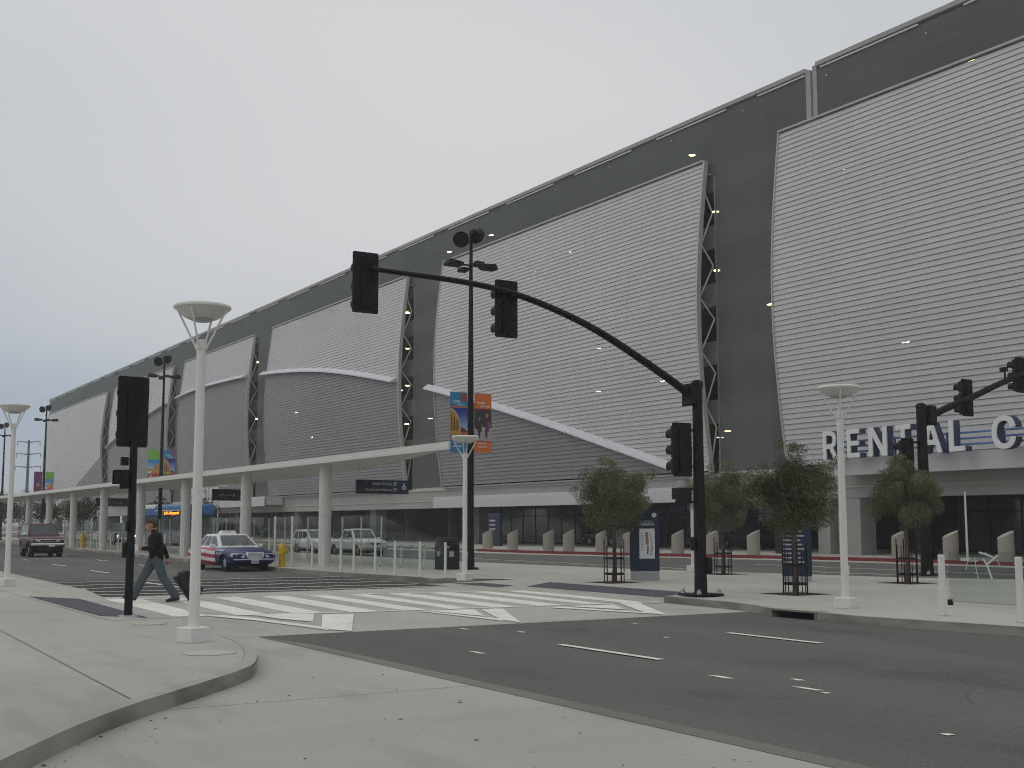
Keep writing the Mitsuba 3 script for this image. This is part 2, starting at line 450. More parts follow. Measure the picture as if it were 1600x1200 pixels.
struct('kerb_ramp', slope(ramp_r, zr), 'concrete')
struct('warning_surface', slope(Polygon([(-28.5, 17.75), (-28.7, 18.6), (-22.75, 18.6), (-22.6, 17.75)]), zr, 0.006), 'tactile')
struct('warning_surface', slope(Polygon([(-31.9, 17.3), (-31.0, 17.75), (-29.2, 17.75), (-29.2, 17.3)]), zr, 0.006), 'tactile')

# inner road, red kerb and the pavement under the garage
YC = lambda x: 43.6 - 4.9 * (lambda t: t * t * (3 - 2 * t))(min(max((-38 - x) / 26.0, 0), 1))
xs = np.concatenate([np.arange(80, -70, -2.0), np.arange(-70, -310, -20)])
kc = [(x, YC(x)) for x in xs]
struct('inner_road', sheet(Polygon(BACK + kc), 0.0), 'asphalt')
struct('inner_gutter', sheet(Polygon(kc + [(x, y - 1.9) for x, y in kc[::-1]]), 0.004), 'concrete')
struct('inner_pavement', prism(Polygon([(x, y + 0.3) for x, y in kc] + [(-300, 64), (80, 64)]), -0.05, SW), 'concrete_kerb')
rk = struct('red_painted_kerb', None, None)
for i in range(0, 74, 2):
    seg = kc[i:i + 3]
    part(rk, 'kerb_stone', prism(Polygon(seg + [(x, y + 0.32) for x, y in seg[::-1]]), -0.02, SW + 0.01), 'red_kerb', False)

# ------------------------------------------------------------------ road markings
ZP = 0.005
zk = struct('zebra_crossing', None, None)
clipz = Polygon([(-30.3, 6.95), (-29.4, 7.6), (-27.5, 17.5), (-22.15, 17.2), (-22.75, 10.2), (-23.55, 6.35)])
grey = [7.66, 8.77, 9.87, 11.0, 12.02, 13.0, 14.08, 15.2, 16.2, 17.25]
for y0, y1 in zip([6.45] + [g_ + 0.52 for g_ in grey[:-1]], grey):
    for g in polys(Polygon([(-31, y0 + 0.1), (-31, y1 + 0.1), (-21.5, y1 - 0.375), (-21.5, y0 - 0.375)]).intersection(clipz)):
        part(zk, 'stripe', sheet(g, ZP), 'road_paint', False)
for ln in ([(-30.5, 6.85), (-29.4, 7.6), (-28.6, 12), (-27.5, 17.6)], [(-23.7, 6.3), (-23.3, 7.4), (-22.75, 10.0), (-22.4, 13.5), (-22.05, 17.5)]):
    part(zk, 'edge_line', sheet(LineString(ln).buffer(0.075, cap_style=2), ZP + 0.004), 'road_paint', False)
for nm, p in (('arrow_bar', [(-22.5, 9.35), (-22.15, 9.85), (-18.72, 8.3), (-19.4, 8.05)]), ('arrow_line', [(-23.67, 7.37), (-22.59, 7.86), (-19.58, 8.25), (-19.11, 8.05), (-21.69, 7.73), (-23.1, 7.35)]),
              ('arrow_fill', [(-22.99, 8.13), (-22.93, 8.68), (-22.67, 9.25), (-20.86, 8.49), (-21.79, 8.25)]),
              ('arrow_bar', [(-22.1, 12.65), (-21.98, 13.11), (-18.75, 11.55), (-19.53, 11.60)]), ('arrow_line', [(-22.31, 11.28), (-22.26, 11.44), (-19.71, 11.68), (-19.14, 11.47)]),
              ('arrow_fill', [(-22.29, 11.49), (-22.17, 12.53), (-20.37, 11.75)]),
              ('arrow_bar', [(-22.0, 16.1), (-21.98, 16.59), (-18.75, 14.85), (-19.39, 14.83)]), ('arrow_line', [(-21.75, 14.08), (-21.8, 14.48), (-19.56, 14.95), (-19.31, 14.77)]),
              ('arrow_fill', [(-21.9, 14.58), (-21.75, 15.77), (-20.45, 15.07)])):
    part(zk, nm, sheet(Polygon(p), ZP + 0.008), 'road_paint', False)

ab = struct('rumble_strip', sheet(Polygon([(-30.9, 7.0), (-39.6, 7.35), (-38.6, 16.2), (-31.0, 16.7)]), 0.004), 'asphalt_dark')
for x in (-39.0, -37.0, -35.1, -33.2, -31.7):
    part(ab, 'line', sheet(Polygon([(x, 7.2), (x + 0.16, 7.2), (x + 1.0, 16.4), (x + 0.84, 16.4)]), 0.009), 'road_paint', False)
lm = struct('lane_marking', None, None)
for x0, x1, y, w in [(-15.07, -12.73, 9.95, 0.12), (-15.22, -13.2, 13.27, 0.12), (-64.6, -63.3, 11.06, 0.12), (-56.7, -53.8, 10.9, 0.12), (-48.2, -45.3, 10.65, 0.12), (-62.5, -60.1, 14.05, 0.12), (-53.8, -51.8, 13.85, 0.12),
                     (-46.0, -44.5, 13.86, 0.12), (-6.0, -3.2, 9.95, 0.12), (-6.4, -3.6, 13.27, 0.12), (-76, -73, 11.2, 0.12), (-88, -84.5, 11.4, 0.12), (-74, -70.8, 14.3, 0.12), (-84, -80, 14.6, 0.12), (-37.6, -33.4, 9.9, 0.10)]:
    part(lm, 'dash', sheet(sbox(x0, y - w / 2, x1, y + w / 2), 0.014), 'road_paint', False)
for x, y, l in [(-11.0, 9.46, 0.42), (-9.75, 9.58, 0.44), (-10.35, 10.02, 0.20), (-14.8, 8.42, 0.42), (-7.06, 8.51, 0.12), (-9.4, 9.5, 0.10), (-18.2, 10.1, 0.3), (-17.2, 10.6, 0.25), (-17.6, 13.2, 0.16), (-15.2, 12.0, 0.12)]:
    part(lm, 'worn_dash', sheet(Polygon([(x - l / 2, y - 0.03), (x - l / 5, y + 0.045), (x + l / 2, y + 0.03), (x + l / 3, y - 0.05)]), 0.006), 'road_paint', False)
for x0, x1, y, dy in [(-75, -36.5, 30.45, 0.0), (-33.5, -28, 32.2, 0.7), (-40.0, -24, 36.2, 0.0)]:
    part(lm, 'lane_line', sheet(Polygon([(x0, y), (x0, y + 0.14), (x1, y + dy + 0.14), (x1, y + dy)]), 0.009), 'road_paint', False)
part(lm, 'edge_line', sheet(Polygon([(-31.0, 6.98), (-31.0, 7.1), (-47, 7.32), (-80, 7.85), (-80, 7.72), (-47, 7.19)]), 0.014), 'road_paint', False)

# covers, drain, litter
pbr('cover_pale', proc(concrete_fn(0.40, (1.0, 0.98, 0.88), 0.8)), 0.9, spec=0.2)
t = thing('manhole_cover', 'round pale concrete cover with a dark rim beside the nearest white lamp', 'manhole cover')
part(t, 'rim', lathe([(0.33, 0), (0.345, 0), (0.345, 0.005), (0.33, 0.005), (0.33, 0)], 32), 'concrete_kerb'); part(t, 'lid', _moved(lathe([(0, 0), (0.328, 0), (0.328, 0.004), (0, 0.004)], 32), (0, 0, 0)), 'cover_pale')
for k in list(scene):
    if k.startswith(t + '__'):
        scene[k]['to_world'] = at(-15.3, 4.85, SW + 0.001)
t = thing('manhole_cover', 'small round pale cover near the foot of the black signal post', 'manhole cover')
part(t, 'lid', _moved(lathe([(0, 0), (0.26, 0), (0.26, 0.006), (0, 0.006)], 28), (-20.2, 5.42, SW + 0.001)), 'cover_pale'); part(t, 'rim', _moved(lathe([(0.262, 0), (0.275, 0), (0.275, 0.006), (0.262, 0.006), (0.262, 0)], 28), (-20.2, 5.42, SW + 0.001)), 'concrete_kerb')
t = thing('storm_drain', 'dark storm drain opening set into the far kerb', 'drain')
part(t, 'mouth', box(-17.5, -16.4, 16.50, 16.62, -0.02, 0.122), 'black_matt'); part(t, 'cover', box(-17.53, -16.37, 16.645, 17.0, 0.10, SW - 0.002), 'concrete_kerb'); part(t, 'lintel', box(-17.52, -16.38, 16.34, 16.64, 0.126, 0.160), 'concrete_kerb')
part(t, 'cheek', box(-17.52, -17.502, 16.34, 16.62, -0.02, 0.125), 'concrete_kerb'); part(t, 'cheek', box(-16.398, -16.38, 16.34, 16.62, -0.02, 0.125), 'concrete_kerb')
t = numbered('litter')
labels[t] = {'label': 'small dark leaves and grit scattered along the near kerb', 'category': 'litter', 'kind': 'stuff'}
lv = []
for i in range(70):
    s = rng.random(); x, y = (-9.6 + (-5.2) * s, 1.7 + 3.4 * s) if i < 30 else (rng.uniform(-14, -5), rng.uniform(1.5, 6.2))
    x += rng.normal(0, 0.12) + 0.25; y += rng.normal(0.0, 0.1)
    a, l = rng.uniform(0, 6.3), rng.uniform(0.012, 0.032)
    p = np.array([[0, 0, 0.004], [l, 0.3 * l, 0.012], [1.9 * l, 0, 0.004], [l, -0.4 * l, 0.006]])
    R = np.array([[math.cos(a), -math.sin(a), 0], [math.sin(a), math.cos(a), 0], [0, 0, 1]])
    if not ip.buffer(0.02).contains(Polygon([(x, y), (x + 0.01, y), (x, y + 0.01)])):
        lv.append(trimesh.Trimesh(p @ R.T + [x, y, 0], [[0, 1, 2], [0, 2, 3]], process=False))
scene[t] = mikit.ply(cat(*lv), 'soil')

# ------------------------------------------------------------------ the garage building
gar = thing('garage_building', 'long multi-storey car park clad in dark mesh and bulging grey slatted screens', 'building')
YM, ZT, ZB0 = 47.3, 23.2, 4.75
X0, X1 = -255.6, -8.0
CEIL = [4.7 + 3.5 * k for k in range(1, 7)]            # undersides of the slabs: 8.2 ... 25.7
PH = 3.5
sl = []
part(gar, 'ground_beam', cat(box(X0, X1, YM + 0.02, YM + 0.9, 3.02, 4.55)), 'wall_concrete', False)
part(gar, 'beam_lip', cat(box(X0, X1, YM - 0.10, YM + 0.02, 4.42, 4.62), box(X0, X1, YM - 0.06, YM + 0.018, 3.55, 3.62)), 'frame_metal', False)
for c in [3.4] + [4.35 + PH * k for k in range(1, 6)]:
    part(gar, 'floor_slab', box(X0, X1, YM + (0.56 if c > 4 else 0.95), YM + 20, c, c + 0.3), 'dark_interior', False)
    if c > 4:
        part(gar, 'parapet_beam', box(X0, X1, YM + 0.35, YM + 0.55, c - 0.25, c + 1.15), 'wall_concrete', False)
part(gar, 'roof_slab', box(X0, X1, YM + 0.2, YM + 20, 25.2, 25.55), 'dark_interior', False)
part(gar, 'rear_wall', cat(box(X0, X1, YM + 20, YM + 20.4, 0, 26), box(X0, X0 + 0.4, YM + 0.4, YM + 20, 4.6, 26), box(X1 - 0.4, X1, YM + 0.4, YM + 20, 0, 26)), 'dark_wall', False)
part(gar, 'rear_partition', cat(*[box(x, x + 9.5, YM + 11 + (i % 3) * 1.5, YM + 11.3 + (i % 3) * 1.5, SW, 3.38) for i, x in enumerate(np.arange(X0 + 3, X1 - 10, 10.4))]), 'dark_wall', False)
for i, x in enumerate(np.arange(-250, -12, 9.2)):
    part(gar, 'inner_column', box(x, x + 0.6, YM + 8, YM + 8.6, SW, 25.2), 'dark_interior', False)
for x in (-246, -229, -212, -195, -178, -161, -141, -122.0, -103.0, -84.0, -65.0, -26.0):
    part(gar, 'ground_column', box(x - 0.6, x + 0.6, YM + 0.3, YM + 1.4, SW, 3.02), 'dark_interior', False)
part(gar, 'joint_column', box(-46.95, -46.1, YM - 0.08, YM + 1.0, SW, 3.0), 'wall_concrete', False)
part(gar, 'joint_column', box(-45.5, -44.0, YM - 0.08, YM + 1.0, SW, 3.0), 'wall_concrete', False)
part(gar, 'joint_column', cat(box(-46.85, -46.5, YM - 0.12, YM + 0.6, 4.6, 26.2), box(-46.42, -46.12, YM - 0.04, YM + 0.6, 4.6, 26.4)), 'wall_concrete', False)
for xa_, xb_ in ((-90, -57), (-43, -13)):
    eg = numbered(gar + '__entrance_glazing')
    for i_, x_ in enumerate(np.arange(xa_, xb_, 1.9)):
        part(eg, 'mullion', box(x_, x_ + 0.07, YM + 6.0, YM + 6.12, SW, 3.38), 'navy_dark', False)
        part(eg, 'pane', box(x_ + 0.08, x_ + 1.89, YM + 6.05, YM + 6.07, SW + 0.1, 3.3), 'car_glass', False)
    part(eg, 'transom', box(xa_, xb_, YM + 5.98, YM + 6.0, 2.3, 2.38), 'navy_dark', False)
# roof edge: coping, rail and drip line, in two lengths at the joint
for a, b, dz in ((X0, -46.9, 0.0), (-46.1, X1, 0.12)):
    part(gar, 'coping', box(a, b, YM - 0.14, YM + 0.5, 26.16 + dz, 26.40 + dz), 'wall_concrete', False)
    part(gar, 'roof_parapet', box(a, b, YM + 0.25, YM + 0.45, 24.9, 26.155 + dz), 'wall_concrete', False)
    for i_, x_ in enumerate(np.arange(a, b - 1, 9.3)):
        part(gar, 'coping_flashing', box(x_ + 0.3, min(x_ + 6.9, b), YM - 0.10, YM - 0.03, 26.0 + dz, 26.08 + dz), 'band_white', False)
for x in np.arange(-250, -10, 6.6):
    part(gar, 'coping_bracket', box(x, x + 0.10, YM - 0.08, YM - 0.02, 25.50, 25.61), 'dull_metal', False)

PAN = [(-48.75, -12.0), (-88.3, -55.1), (-128.2, -94.95), (-161.4, -134.3), (-199.8, -167.0), (-253.2, -205.2)]


def ypan(z):
    return YM - 0.36 - 0.78 * math.sin(math.pi * min(max((z - ZB0) / (ZT - ZB0), 0), 1))


# dark mesh: the band under the roof and the strips between the screens, in panels
strips = [(PAN[0][0] - 5.85, PAN[0][0] + 1.0)] + [(PAN[i][0] - 5.9 + (0.0 if i < 2 else 0.5), PAN[i][0] + 1.0) for i in range(1, 5)] + [(X0, PAN[5][0] + 1.0)]
strips[3] = (-166.3, -160.4); strips[4] = (-204.6, -198.8)


def mesh_panel(x0, x1, z0, z1):
    v = np.array([[x0, YM, z0], [x1, YM, z0], [x1, YM, z1], [x0, YM, z1]])
    part(gar, 'mesh_panel', trimesh.Trimesh(v, [[0, 1, 2], [0, 2, 3]], process=False), 'mesh_metal', False)


xe = list(np.arange(X0, -47.0, 8.27)) + [-46.87]
for a, b in list(zip(xe[:-1], xe[1:])) + [(-46.1 + 8.3 * k, min(-46.1 + 8.3 * (k + 1), X1)) for k in range(5)]:
    if b - a > 1:
        mesh_panel(a + 0.004, b - 0.004, 22.4, 26.15)
for a, b in strips:
    m_ = (a + b) / 2
    for x0, x1 in ((a, m_), (m_, b)):
        for z0 in (4.62, 8.9, 13.4, 17.9):
            mesh_panel(x0 + 0.003, x1 - 0.003, z0 + 0.003, min(z0 + 4.5, 22.4) - 0.003 if z0 > 5 else 8.9 - 0.003)
    part(gar, 'mesh_post', cat(box(a - 0.05, a + 0.05, YM - 0.06, YM + 0.05, 4.6, 22.3)), 'dull_metal', False)
    part(gar, 'mesh_sill', box(a, b, YM - 0.07, YM + 0.03, 4.625, 4.70), 'frame_metal', False)

# the white wave and the slats: light above it, dark below
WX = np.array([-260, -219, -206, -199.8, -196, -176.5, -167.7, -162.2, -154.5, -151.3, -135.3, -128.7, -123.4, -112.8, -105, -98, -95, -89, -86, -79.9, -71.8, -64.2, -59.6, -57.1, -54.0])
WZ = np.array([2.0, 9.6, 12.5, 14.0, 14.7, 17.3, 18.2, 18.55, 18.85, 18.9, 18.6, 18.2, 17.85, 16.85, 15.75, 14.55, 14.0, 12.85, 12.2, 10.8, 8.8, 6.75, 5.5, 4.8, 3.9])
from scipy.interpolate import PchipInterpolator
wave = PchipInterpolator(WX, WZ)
_gx = np.linspace(-255, -54, 2000); _gz = wave(_gx)
PITCH, NS = 0.279, 66


def slat_poly(z):
    y = ypan(z + 0.12); t = (ypan(z + 0.24) - ypan(z)) * 0.9
    return [(y - t / 2 - 0.045, z), (y + t / 2 + 0.012, z + 0.265), (y + t / 2 + 0.04, z + 0.265), (y - t / 2 + 0.03, z + 0.003)]


for ip_, (xa, xb) in enumerate(PAN):
    sc = numbered(gar + '__screen')
    zz = np.linspace(ZB0, ZT, 12)
    for x in np.linspace(xa + 0.3, xb - 0.4, 6):
        part(sc, 'mullion', loft([np.array([[x, ypan(z) + 0.12, z], [x + 0.07, ypan(z) + 0.12, z], [x + 0.07, ypan(z) + 0.2, z], [x, ypan(z) + 0.2, z]]) for z in zz]), 'dark_interior', False)
    lights_, darks_ = [], []
    for k in range(NS):
        z = ZB0 + 0.03 + PITCH * k
        if ip_ == 0:
            segs = [(xa, xb, True)]
        else:
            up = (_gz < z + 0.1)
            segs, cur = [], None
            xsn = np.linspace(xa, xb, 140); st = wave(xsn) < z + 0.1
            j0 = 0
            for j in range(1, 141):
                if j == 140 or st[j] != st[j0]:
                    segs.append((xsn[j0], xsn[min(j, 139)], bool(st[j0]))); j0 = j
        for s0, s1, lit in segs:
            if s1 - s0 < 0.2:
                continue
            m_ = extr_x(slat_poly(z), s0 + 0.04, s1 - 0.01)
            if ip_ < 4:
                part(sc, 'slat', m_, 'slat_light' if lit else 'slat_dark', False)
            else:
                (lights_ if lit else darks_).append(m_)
    for lst, mt, nm in ((lights_, 'slat_light', 'far_light_slats'), (darks_, 'slat_dark', 'far_dark_slats')):
        if lst:
            k_ = part(sc, nm, cat(*lst), mt, False); labels[k_] = {'kind': 'stuff'}
    # edge trims, top flashing
    zz = np.linspace(ZB0 - 0.05, ZT + 0.06, 24)
    for x, w, nm in ((xb, 0.12, 'edge_trim'), (xa, 0.05, 'edge_trim')):
        secs = [np.array([[x - 0.02, ypan(z) - 0.10, z], [x + w, ypan(z) - 0.10, z], [x + w, ypan(z) + 0.20, z], [x - 0.02, ypan(z) + 0.20, z]]) for z in zz]
        part(sc, nm, loft(secs), 'frame_metal', False)
    part(sc, 'top_flashing', box(xa, xb, ypan(ZT) - 0.14, ypan(ZT) + 0.16, ZT + 0.065, ZT + 0.16), 'frame_metal', False)
    part(sc, 'bottom_rail', box(xa, xb, ypan(ZB0) - 0.04, ypan(ZB0) + 0.2, ZB0 - 0.16, ZB0 - 0.06), 'dull_metal', False)
    # zigzag truss between the screen and the facade
    for x in (xb + 0.02,):
        p, zc = [], ZB0 + 0.6
        k = 0
        while zc < 22.6:
            p.append((x + (0.25 if k % 2 else 0), YM - 0.05 if k % 2 else ypan(zc) + 0.2, zc)); zc += (1.25 if k % 2 else 1.95); k += 1
        part(sc, 'truss', cat(*[tube([p[i], p[i + 1]], 0.05, 6) for i in range(len(p) - 1)]), 'frame_metal', 30)
        part(sc, 'truss_strut', tube([(x, ypan(ZT - 0.7), ZT - 0.7), (x + 0.1, YM, ZT - 0.7)], 0.05, 6), 'frame_metal', 30)

for xa, xb in [(-89.3, -56.2), (-129.4, -95.5), (-162.4, -135.0), (-200.3, -167.4)]:
    secs = []
    for x in np.linspace(xa, xb, 36):
        z = float(wave(x)); y = ypan(z)
        secs.append(np.array([[x, y + 0.02, z + 0.24], [x, y - 0.10, z + 0.24], [x, y - 0.54, z - 0.08], [x, y - 0.54, z - 0.19], [x, y + 0.02, z - 0.13]]))
    part(gar, 'wave_band', loft(secs), 'band_white', False)

# lamps under the garage ceilings
scene['lamp_glow'] = {'type': 'area', 'radiance': {'type': 'rgb', 'value': [10.0, 7.6, 3.4]}}
GLOW = scene.pop('lamp_glow')
dsc = lathe([(0, 0), (0.19, 0), (0.19, 0.05), (0, 0.05)], 12)
ldict = mikit.ply(dsc, 'white', False); ldict['emitter'] = GLOW
hood = mikit.ply(lathe([(0.0, 0.055), (0.21, 0.055), (0.24, 0.02), (0.26, 0.06), (0.12, 0.2), (0, 0.2)], 12), 'dull_metal')
k = 0
for li, zc in enumerate([24.85, 21.35, 17.75, 14.25, 10.8, 7.4]):
    for xi, x in enumerate(np.arange(-133.5, -30, 10.4)):
        y = YM + (1.55 if (xi + li) % 3 else 3.4)
        xx = x + (0.7 if li % 2 else 0) + 2.2 * ((xi * 7 + li * 3) % 5 - 2) / 2
        if (xi * 5 + li * 2) % 7 in (2, 5):
            continue
        key = numbered(gar + '__ceiling_light')
        scene[key] = {**hood, 'to_world': T().translate([float(xx), float(y), zc])}
        scene[numbered(key + '__lens')] = {**ldict, 'to_world': T().translate([float(xx), float(y), zc])}
for x, zs in ((-56.9, (20.9, 17.2, 6.9)), (-99.6, (20.9, 17.6, 14.2, 10.7)), (-139.6, (20.9, 14.1, 7.2))):   # lamps in the open gaps beside the screens
    for zc in zs:
        key = numbered(gar + '__ceiling_light')
        M = T().translate([x, YM + 2.0, zc])
        scene[key] = {**hood, 'to_world': M}; scene[numbered(key + '__lens')] = {**ldict, 'to_world': M}

# entrance canopies and the large letters
def entry_canopy(x0, x1, zb, zt, depth=2.5, yb=YM):
    key = numbered(gar + '__entrance_canopy')
    y0 = yb - depth
    scene[key] = mikit.ply(extr_x([(yb - 0.12, zb + 0.15), (yb - 0.12, zt), (y0 + 0.25, zt), (y0 + 0.25, zb + 0.15)], x0 + 0.2, x1 - 0.2), 'fascia', False)
    n = max(1, int(round((x1 - x0) / 8.0)))
    for i in range(n):
        a, b = x0 + (x1 - x0) * i / n, x0 + (x1 - x0) * (i + 1) / n
        part(key, 'fascia_panel', extr_x([(y0 + 0.02, zt + 0.02), (y0, zt - 0.2), (y0, zb), (y0 + 0.1, zb), (y0 + 0.1, zt + 0.02)], a + 0.008, b - 0.008), 'fascia', False)
    return key


entry_canopy(-44.6, -12, 4.08, 4.88, 1.9)
entry_canopy(-87.3, -56.2, 2.98, 3.83, 1.7)
entry_canopy(-153.4, -124.6, 3.62, 4.62, 2.3)
t = thing('rental_sign', 'large white RENTAL CARS letters standing on the entrance canopy', 'sign letters')
for ch, a, b in [('R', -43.68, -42.78), ('E', -42.1, -41.32), ('N', -40.75, -39.64), ('T', -39.1, -38.26), ('A', -37.68, -36.52), ('L', -36.12, -35.3), ('C', -33.9, -32.75), ('A', -32.3, -31.1), ('R', -30.6, -29.7), ('S', -29.3, -28.4)]:
    face = wall_text(ch, 1.30, 0, 0, 0, 0.06, True)
    sx = (b - a) / (face.bounds[1][0] - face.bounds[0][0])
    k_ = numbered(t + '__letter')
    for mm, mt, dy, dp in ((face, 'letter_white', 0.0, 1.0), (wall_text(ch, 1.30, 0, 0, 0, 0.42, True), 'letter_navy', 0.423, 1.0)):
        m_ = mm.copy(); m_.apply_scale([sx, 1, 1]); m_.apply_translation([a - m_.bounds[0][0], 44.48 + dy, 4.90 - min(m_.bounds[0][2], 0) * 0])
        if mt == 'letter_white':
            scene[k_] = mikit.ply(m_, mt)
        else:
            part(k_, 'return', m_, mt)
for z in (5.16, 5.42, 5.68):  # added rails and posts; their blue stands in for blue-lit slats behind the letters
    part(t, 'added_rail', box(-43.6, -27.5, 45.25, 45.33, z, z + 0.085), 'added_rail_blue', False)
part(t, 'added_rail_post', cat(*[box(x, x + 0.06, 45.34, 45.40, 4.87, 5.8) for x in np.arange(-43, -28, 3.0)]), 'letter_navy', False)
t = thing('parking_sign', 'white PARKING letters standing on the far entrance canopy', 'sign letters')
for i, ch in enumerate('PARKING'):
    w = 0.5 if ch == 'I' else 1.15
    m_ = wall_text(ch, 1.35, 0, 0, 0, 0.25, True)
    m_.apply_scale([w / (m_.bounds[1][0] - m_.bounds[0][0]), 1, 1]); m_.apply_translation([-150.9 + 1.62 * i + (0.3 if ch == 'I' else 0) - m_.bounds[0][0], 45.1, 4.66])
    part(t, 'letter', m_, 'letter_white')

# ------------------------------------------------------------------ far surroundings on the left
t = thing('terminal_building', 'low dark building far beyond the end of the car park', 'building')
part(t, 'wall', box(-330, -318, -60, 16, -0.05, 9.2), 'far_building', False); part(t, 'roof', box(-332, -316, -62, 18, 9.2, 11.2), 'navy_dark', False)
part(t, 'roof_unit', cat(box(-326, -322, 12.2, 13.6, 11.2, 12.2)), 'far_building', False)
for i in range(9):
    part(t, 'window', box(-317.99, -317.9, -56 + 8 * i, -50 + 8 * i, 2.5, 6.5), 'car_glass', False)
t = thing('power_pylon', 'tall steel power pole with three pairs of crossarms', 'power pole')
part(t, 'pole', tube([(-333, 57, 0), (-333, 57, 23.2)], [0.5, 0.26], 12), 'pylon')
for z, l in ((22.6, 2.9), (19.5, 3.1), (16.2, 3.3)):
    for s in (-1, 1):
        k_ = part(t, 'crossarm', tube([(-333, 57, z), (-333 + 0.5 * s * l, 57 + 0.85 * s * l, z + 0.35)], [0.16, 0.07], 8), 'pylon')
        part(k_, 'insulator', tube([(-333 + 0.5 * s * l, 57 + 0.85 * s * l, z + 0.35), (-333 + 0.5 * s * l, 57 + 0.85 * s * l, z - 0.8)], 0.08, 6), 'pylon')

# ------------------------------------------------------------------ white lamps
def lamp_kit(h):
    k = Kit()
    k.add('base_block', rbox(-0.17, 0.17, -0.17, 0.17, 0, 0.20, 0.012), 'white')
    k.add('pole', lathe([(0, 0.2), (0.078, 0.2), (0.071, 0.7), (0.063, h - 1.05), (0.063, h - 0.62), (0.078, h - 0.60), (0.078, h - 0.50), (0.05, h - 0.47), (0, h - 0.47)], 20), 'white')
    k.add('access_cover', rbox(0.058, 0.084, -0.035, 0.035, 0.62, 0.80, 0.008), 'white')
    for i in range(4):
        a = math.pi / 2 * i + 0.5
        k.add('strut', tube([(0.06 * math.cos(a), 0.06 * math.sin(a), h - 0.62), (0.365 * math.cos(a), 0.365 * math.sin(a), h - 0.045)], 0.015, 8), 'white')
    k.add('reflector', lathe([(0.02, h - 0.03), (0.395, h - 0.03), (0.40, h - 0.005), (0.375, h + 0.02), (0.2, h + 0.035), (0, h + 0.04)], 36), 'white')
    k.add('underside', lathe([(0, h - 0.185), (0.19, h - 0.18), (0.25, h - 0.15), (0.335, h - 0.08), (0.385, h - 0.032), (0, h - 0.031)], 36), 'canopy_white')
    k.add('lens', lathe([(0, h - 0.215), (0.12, h - 0.21), (0.165, h - 0.187), (0, h - 0.186)], 28), 'sign_grey')
    return k


for x, y, h, lab in [(-16.82, 5.11, 4.64, 'white saucer-topped lamp post on the near kerb beside the black signal post'), (-16.86, 17.62, 4.21, 'white saucer-topped lamp post on the far kerb before the olive trees at right'),
                     (-30.71, 17.06, 4.08, 'white saucer-topped lamp post in front of the tall black pole with orange banner'), (-34.38, 5.49, 4.72, 'white saucer-topped lamp post at the far left edge of the near pavement'),
                     (-32.3, 26.7, 4.2, 'white lamp post mostly hidden behind the curved mast arm pole')]:
    lamp_kit(h).place(thing('white_lamp', lab, 'street lamp', 'white saucer lamp posts'), at(x, y, SW, 20))
k = Kit()
k.add('pole', tube([(0, 0, 0.12), (0, 0, 2.86)], [0.05, 0.04], 12), 'white'); k.add('base_block', rbox(-0.2, 0.2, -0.2, 0.2, 0, 0.13, 0.01), 'white'); k.add('cap', lathe([(0, 2.86), (0.06, 2.86), (0.055, 2.9), (0, 2.91)], 12), 'white')
k.place(thing('white_post', 'slim white post on the red kerb between two concrete bollards', 'post'), at(-34.58, 43.4, SW))
for x, y, h, lab in [(-110.5, 35.5, 5.0, 'thin white lamp post seen under the canopy beside the parking letters'), (-146, 33.0, 5.2, 'thin white lamp post far off behind the red off-roader')]:
    k = Kit()
    k.add('pole', tube([(0, 0, 0), (0, 0, h)], [0.07, 0.05], 10), 'white'); k.add('head', rbox(-0.9, 0.9, -0.15, 0.15, h, h + 0.14, 0.04), 'white')
    k.place(thing('white_lamp_distant', lab, 'street lamp'), at(x, y, SW, 60))

# ------------------------------------------------------------------ traffic signals
def signal_head(backplate=True, big=1.0, n=3):
    """Lenses face +x; the pivot is the centre of the back."""
    it = []
    H = 0.36 * n
    it.append(('housing', cat(*[rbox(-0.02, 0.19, -0.155, 0.155, H / 2 - 0.36 * (i + 1) + 0.006, H / 2 - 0.36 * i - 0.006, 0.02) for i in range(n)]), 'black'))
    if backplate:
        pl = Polygon(sbox(-0.27, -H / 2 - 0.055, 0.27, H / 2 + 0.055).buffer(-0.04).buffer(0.04))
        m = prism(pl, 0, 0.012)
        m.vertices = m.vertices[:, [2, 0, 1]] + [-0.036, 0, 0]
        it.append(('backplate', m, 'black'))
        it.append(('back_rib', cat(rbox(-0.075, -0.03, -0.10, 0.10, -H / 2 + 0.05, H / 2 - 0.05, 0.012)), 'black_matt'))
    for i in range(n):
        z = H / 2 - 0.18 - 0.36 * i
        ang = np.linspace(-0.25 * math.pi, 1.25 * math.pi, 18)
        secs = []
        for x, r in ((0.19, 0.135), (0.40, 0.125)):
            outer = [(x, r * math.cos(a), z + r * math.sin(a)) for a in ang]
            inner = [(x, (r - 0.008) * math.cos(a), z + (r - 0.008) * math.sin(a)) for a in ang[::-1]]
            secs.append(np.array(outer + inner))
        it.append(('visor', loft(secs), 'black'))
        lens = lathe([(0, 0.03), (0.06, 0.026), (0.115, 0.0), (0, 0.0)], 18); lens.vertices = lens.vertices[:, [2, 1, 0]] * [1, 1, 1] + [0.192, 0, z]; trimesh.repair.fix_normals(lens)
        it.append(('lens', lens, ['lens_red', 'lens_amber', 'lens_green'][i]))
    return it


pbr('lens_red', (0.10, 0.012, 0.010), 0.2); pbr('lens_amber', (0.12, 0.06, 0.008), 0.2); pbr('lens_green', (0.01, 0.09, 0.05), 0.2)


def hang(key, sub, items, M):
    """A signal head as one part with its pieces as sub-parts."""
    k_ = numbered(key + '__' + sub)
    for i, (n, m, mt) in enumerate(items):
        m = m.copy(); m.apply_transform(M)
        if i == 0:
            scene[k_] = mikit.ply(m, mt, 30)
        else:
            part(k_, n, m, mt)
    return k_


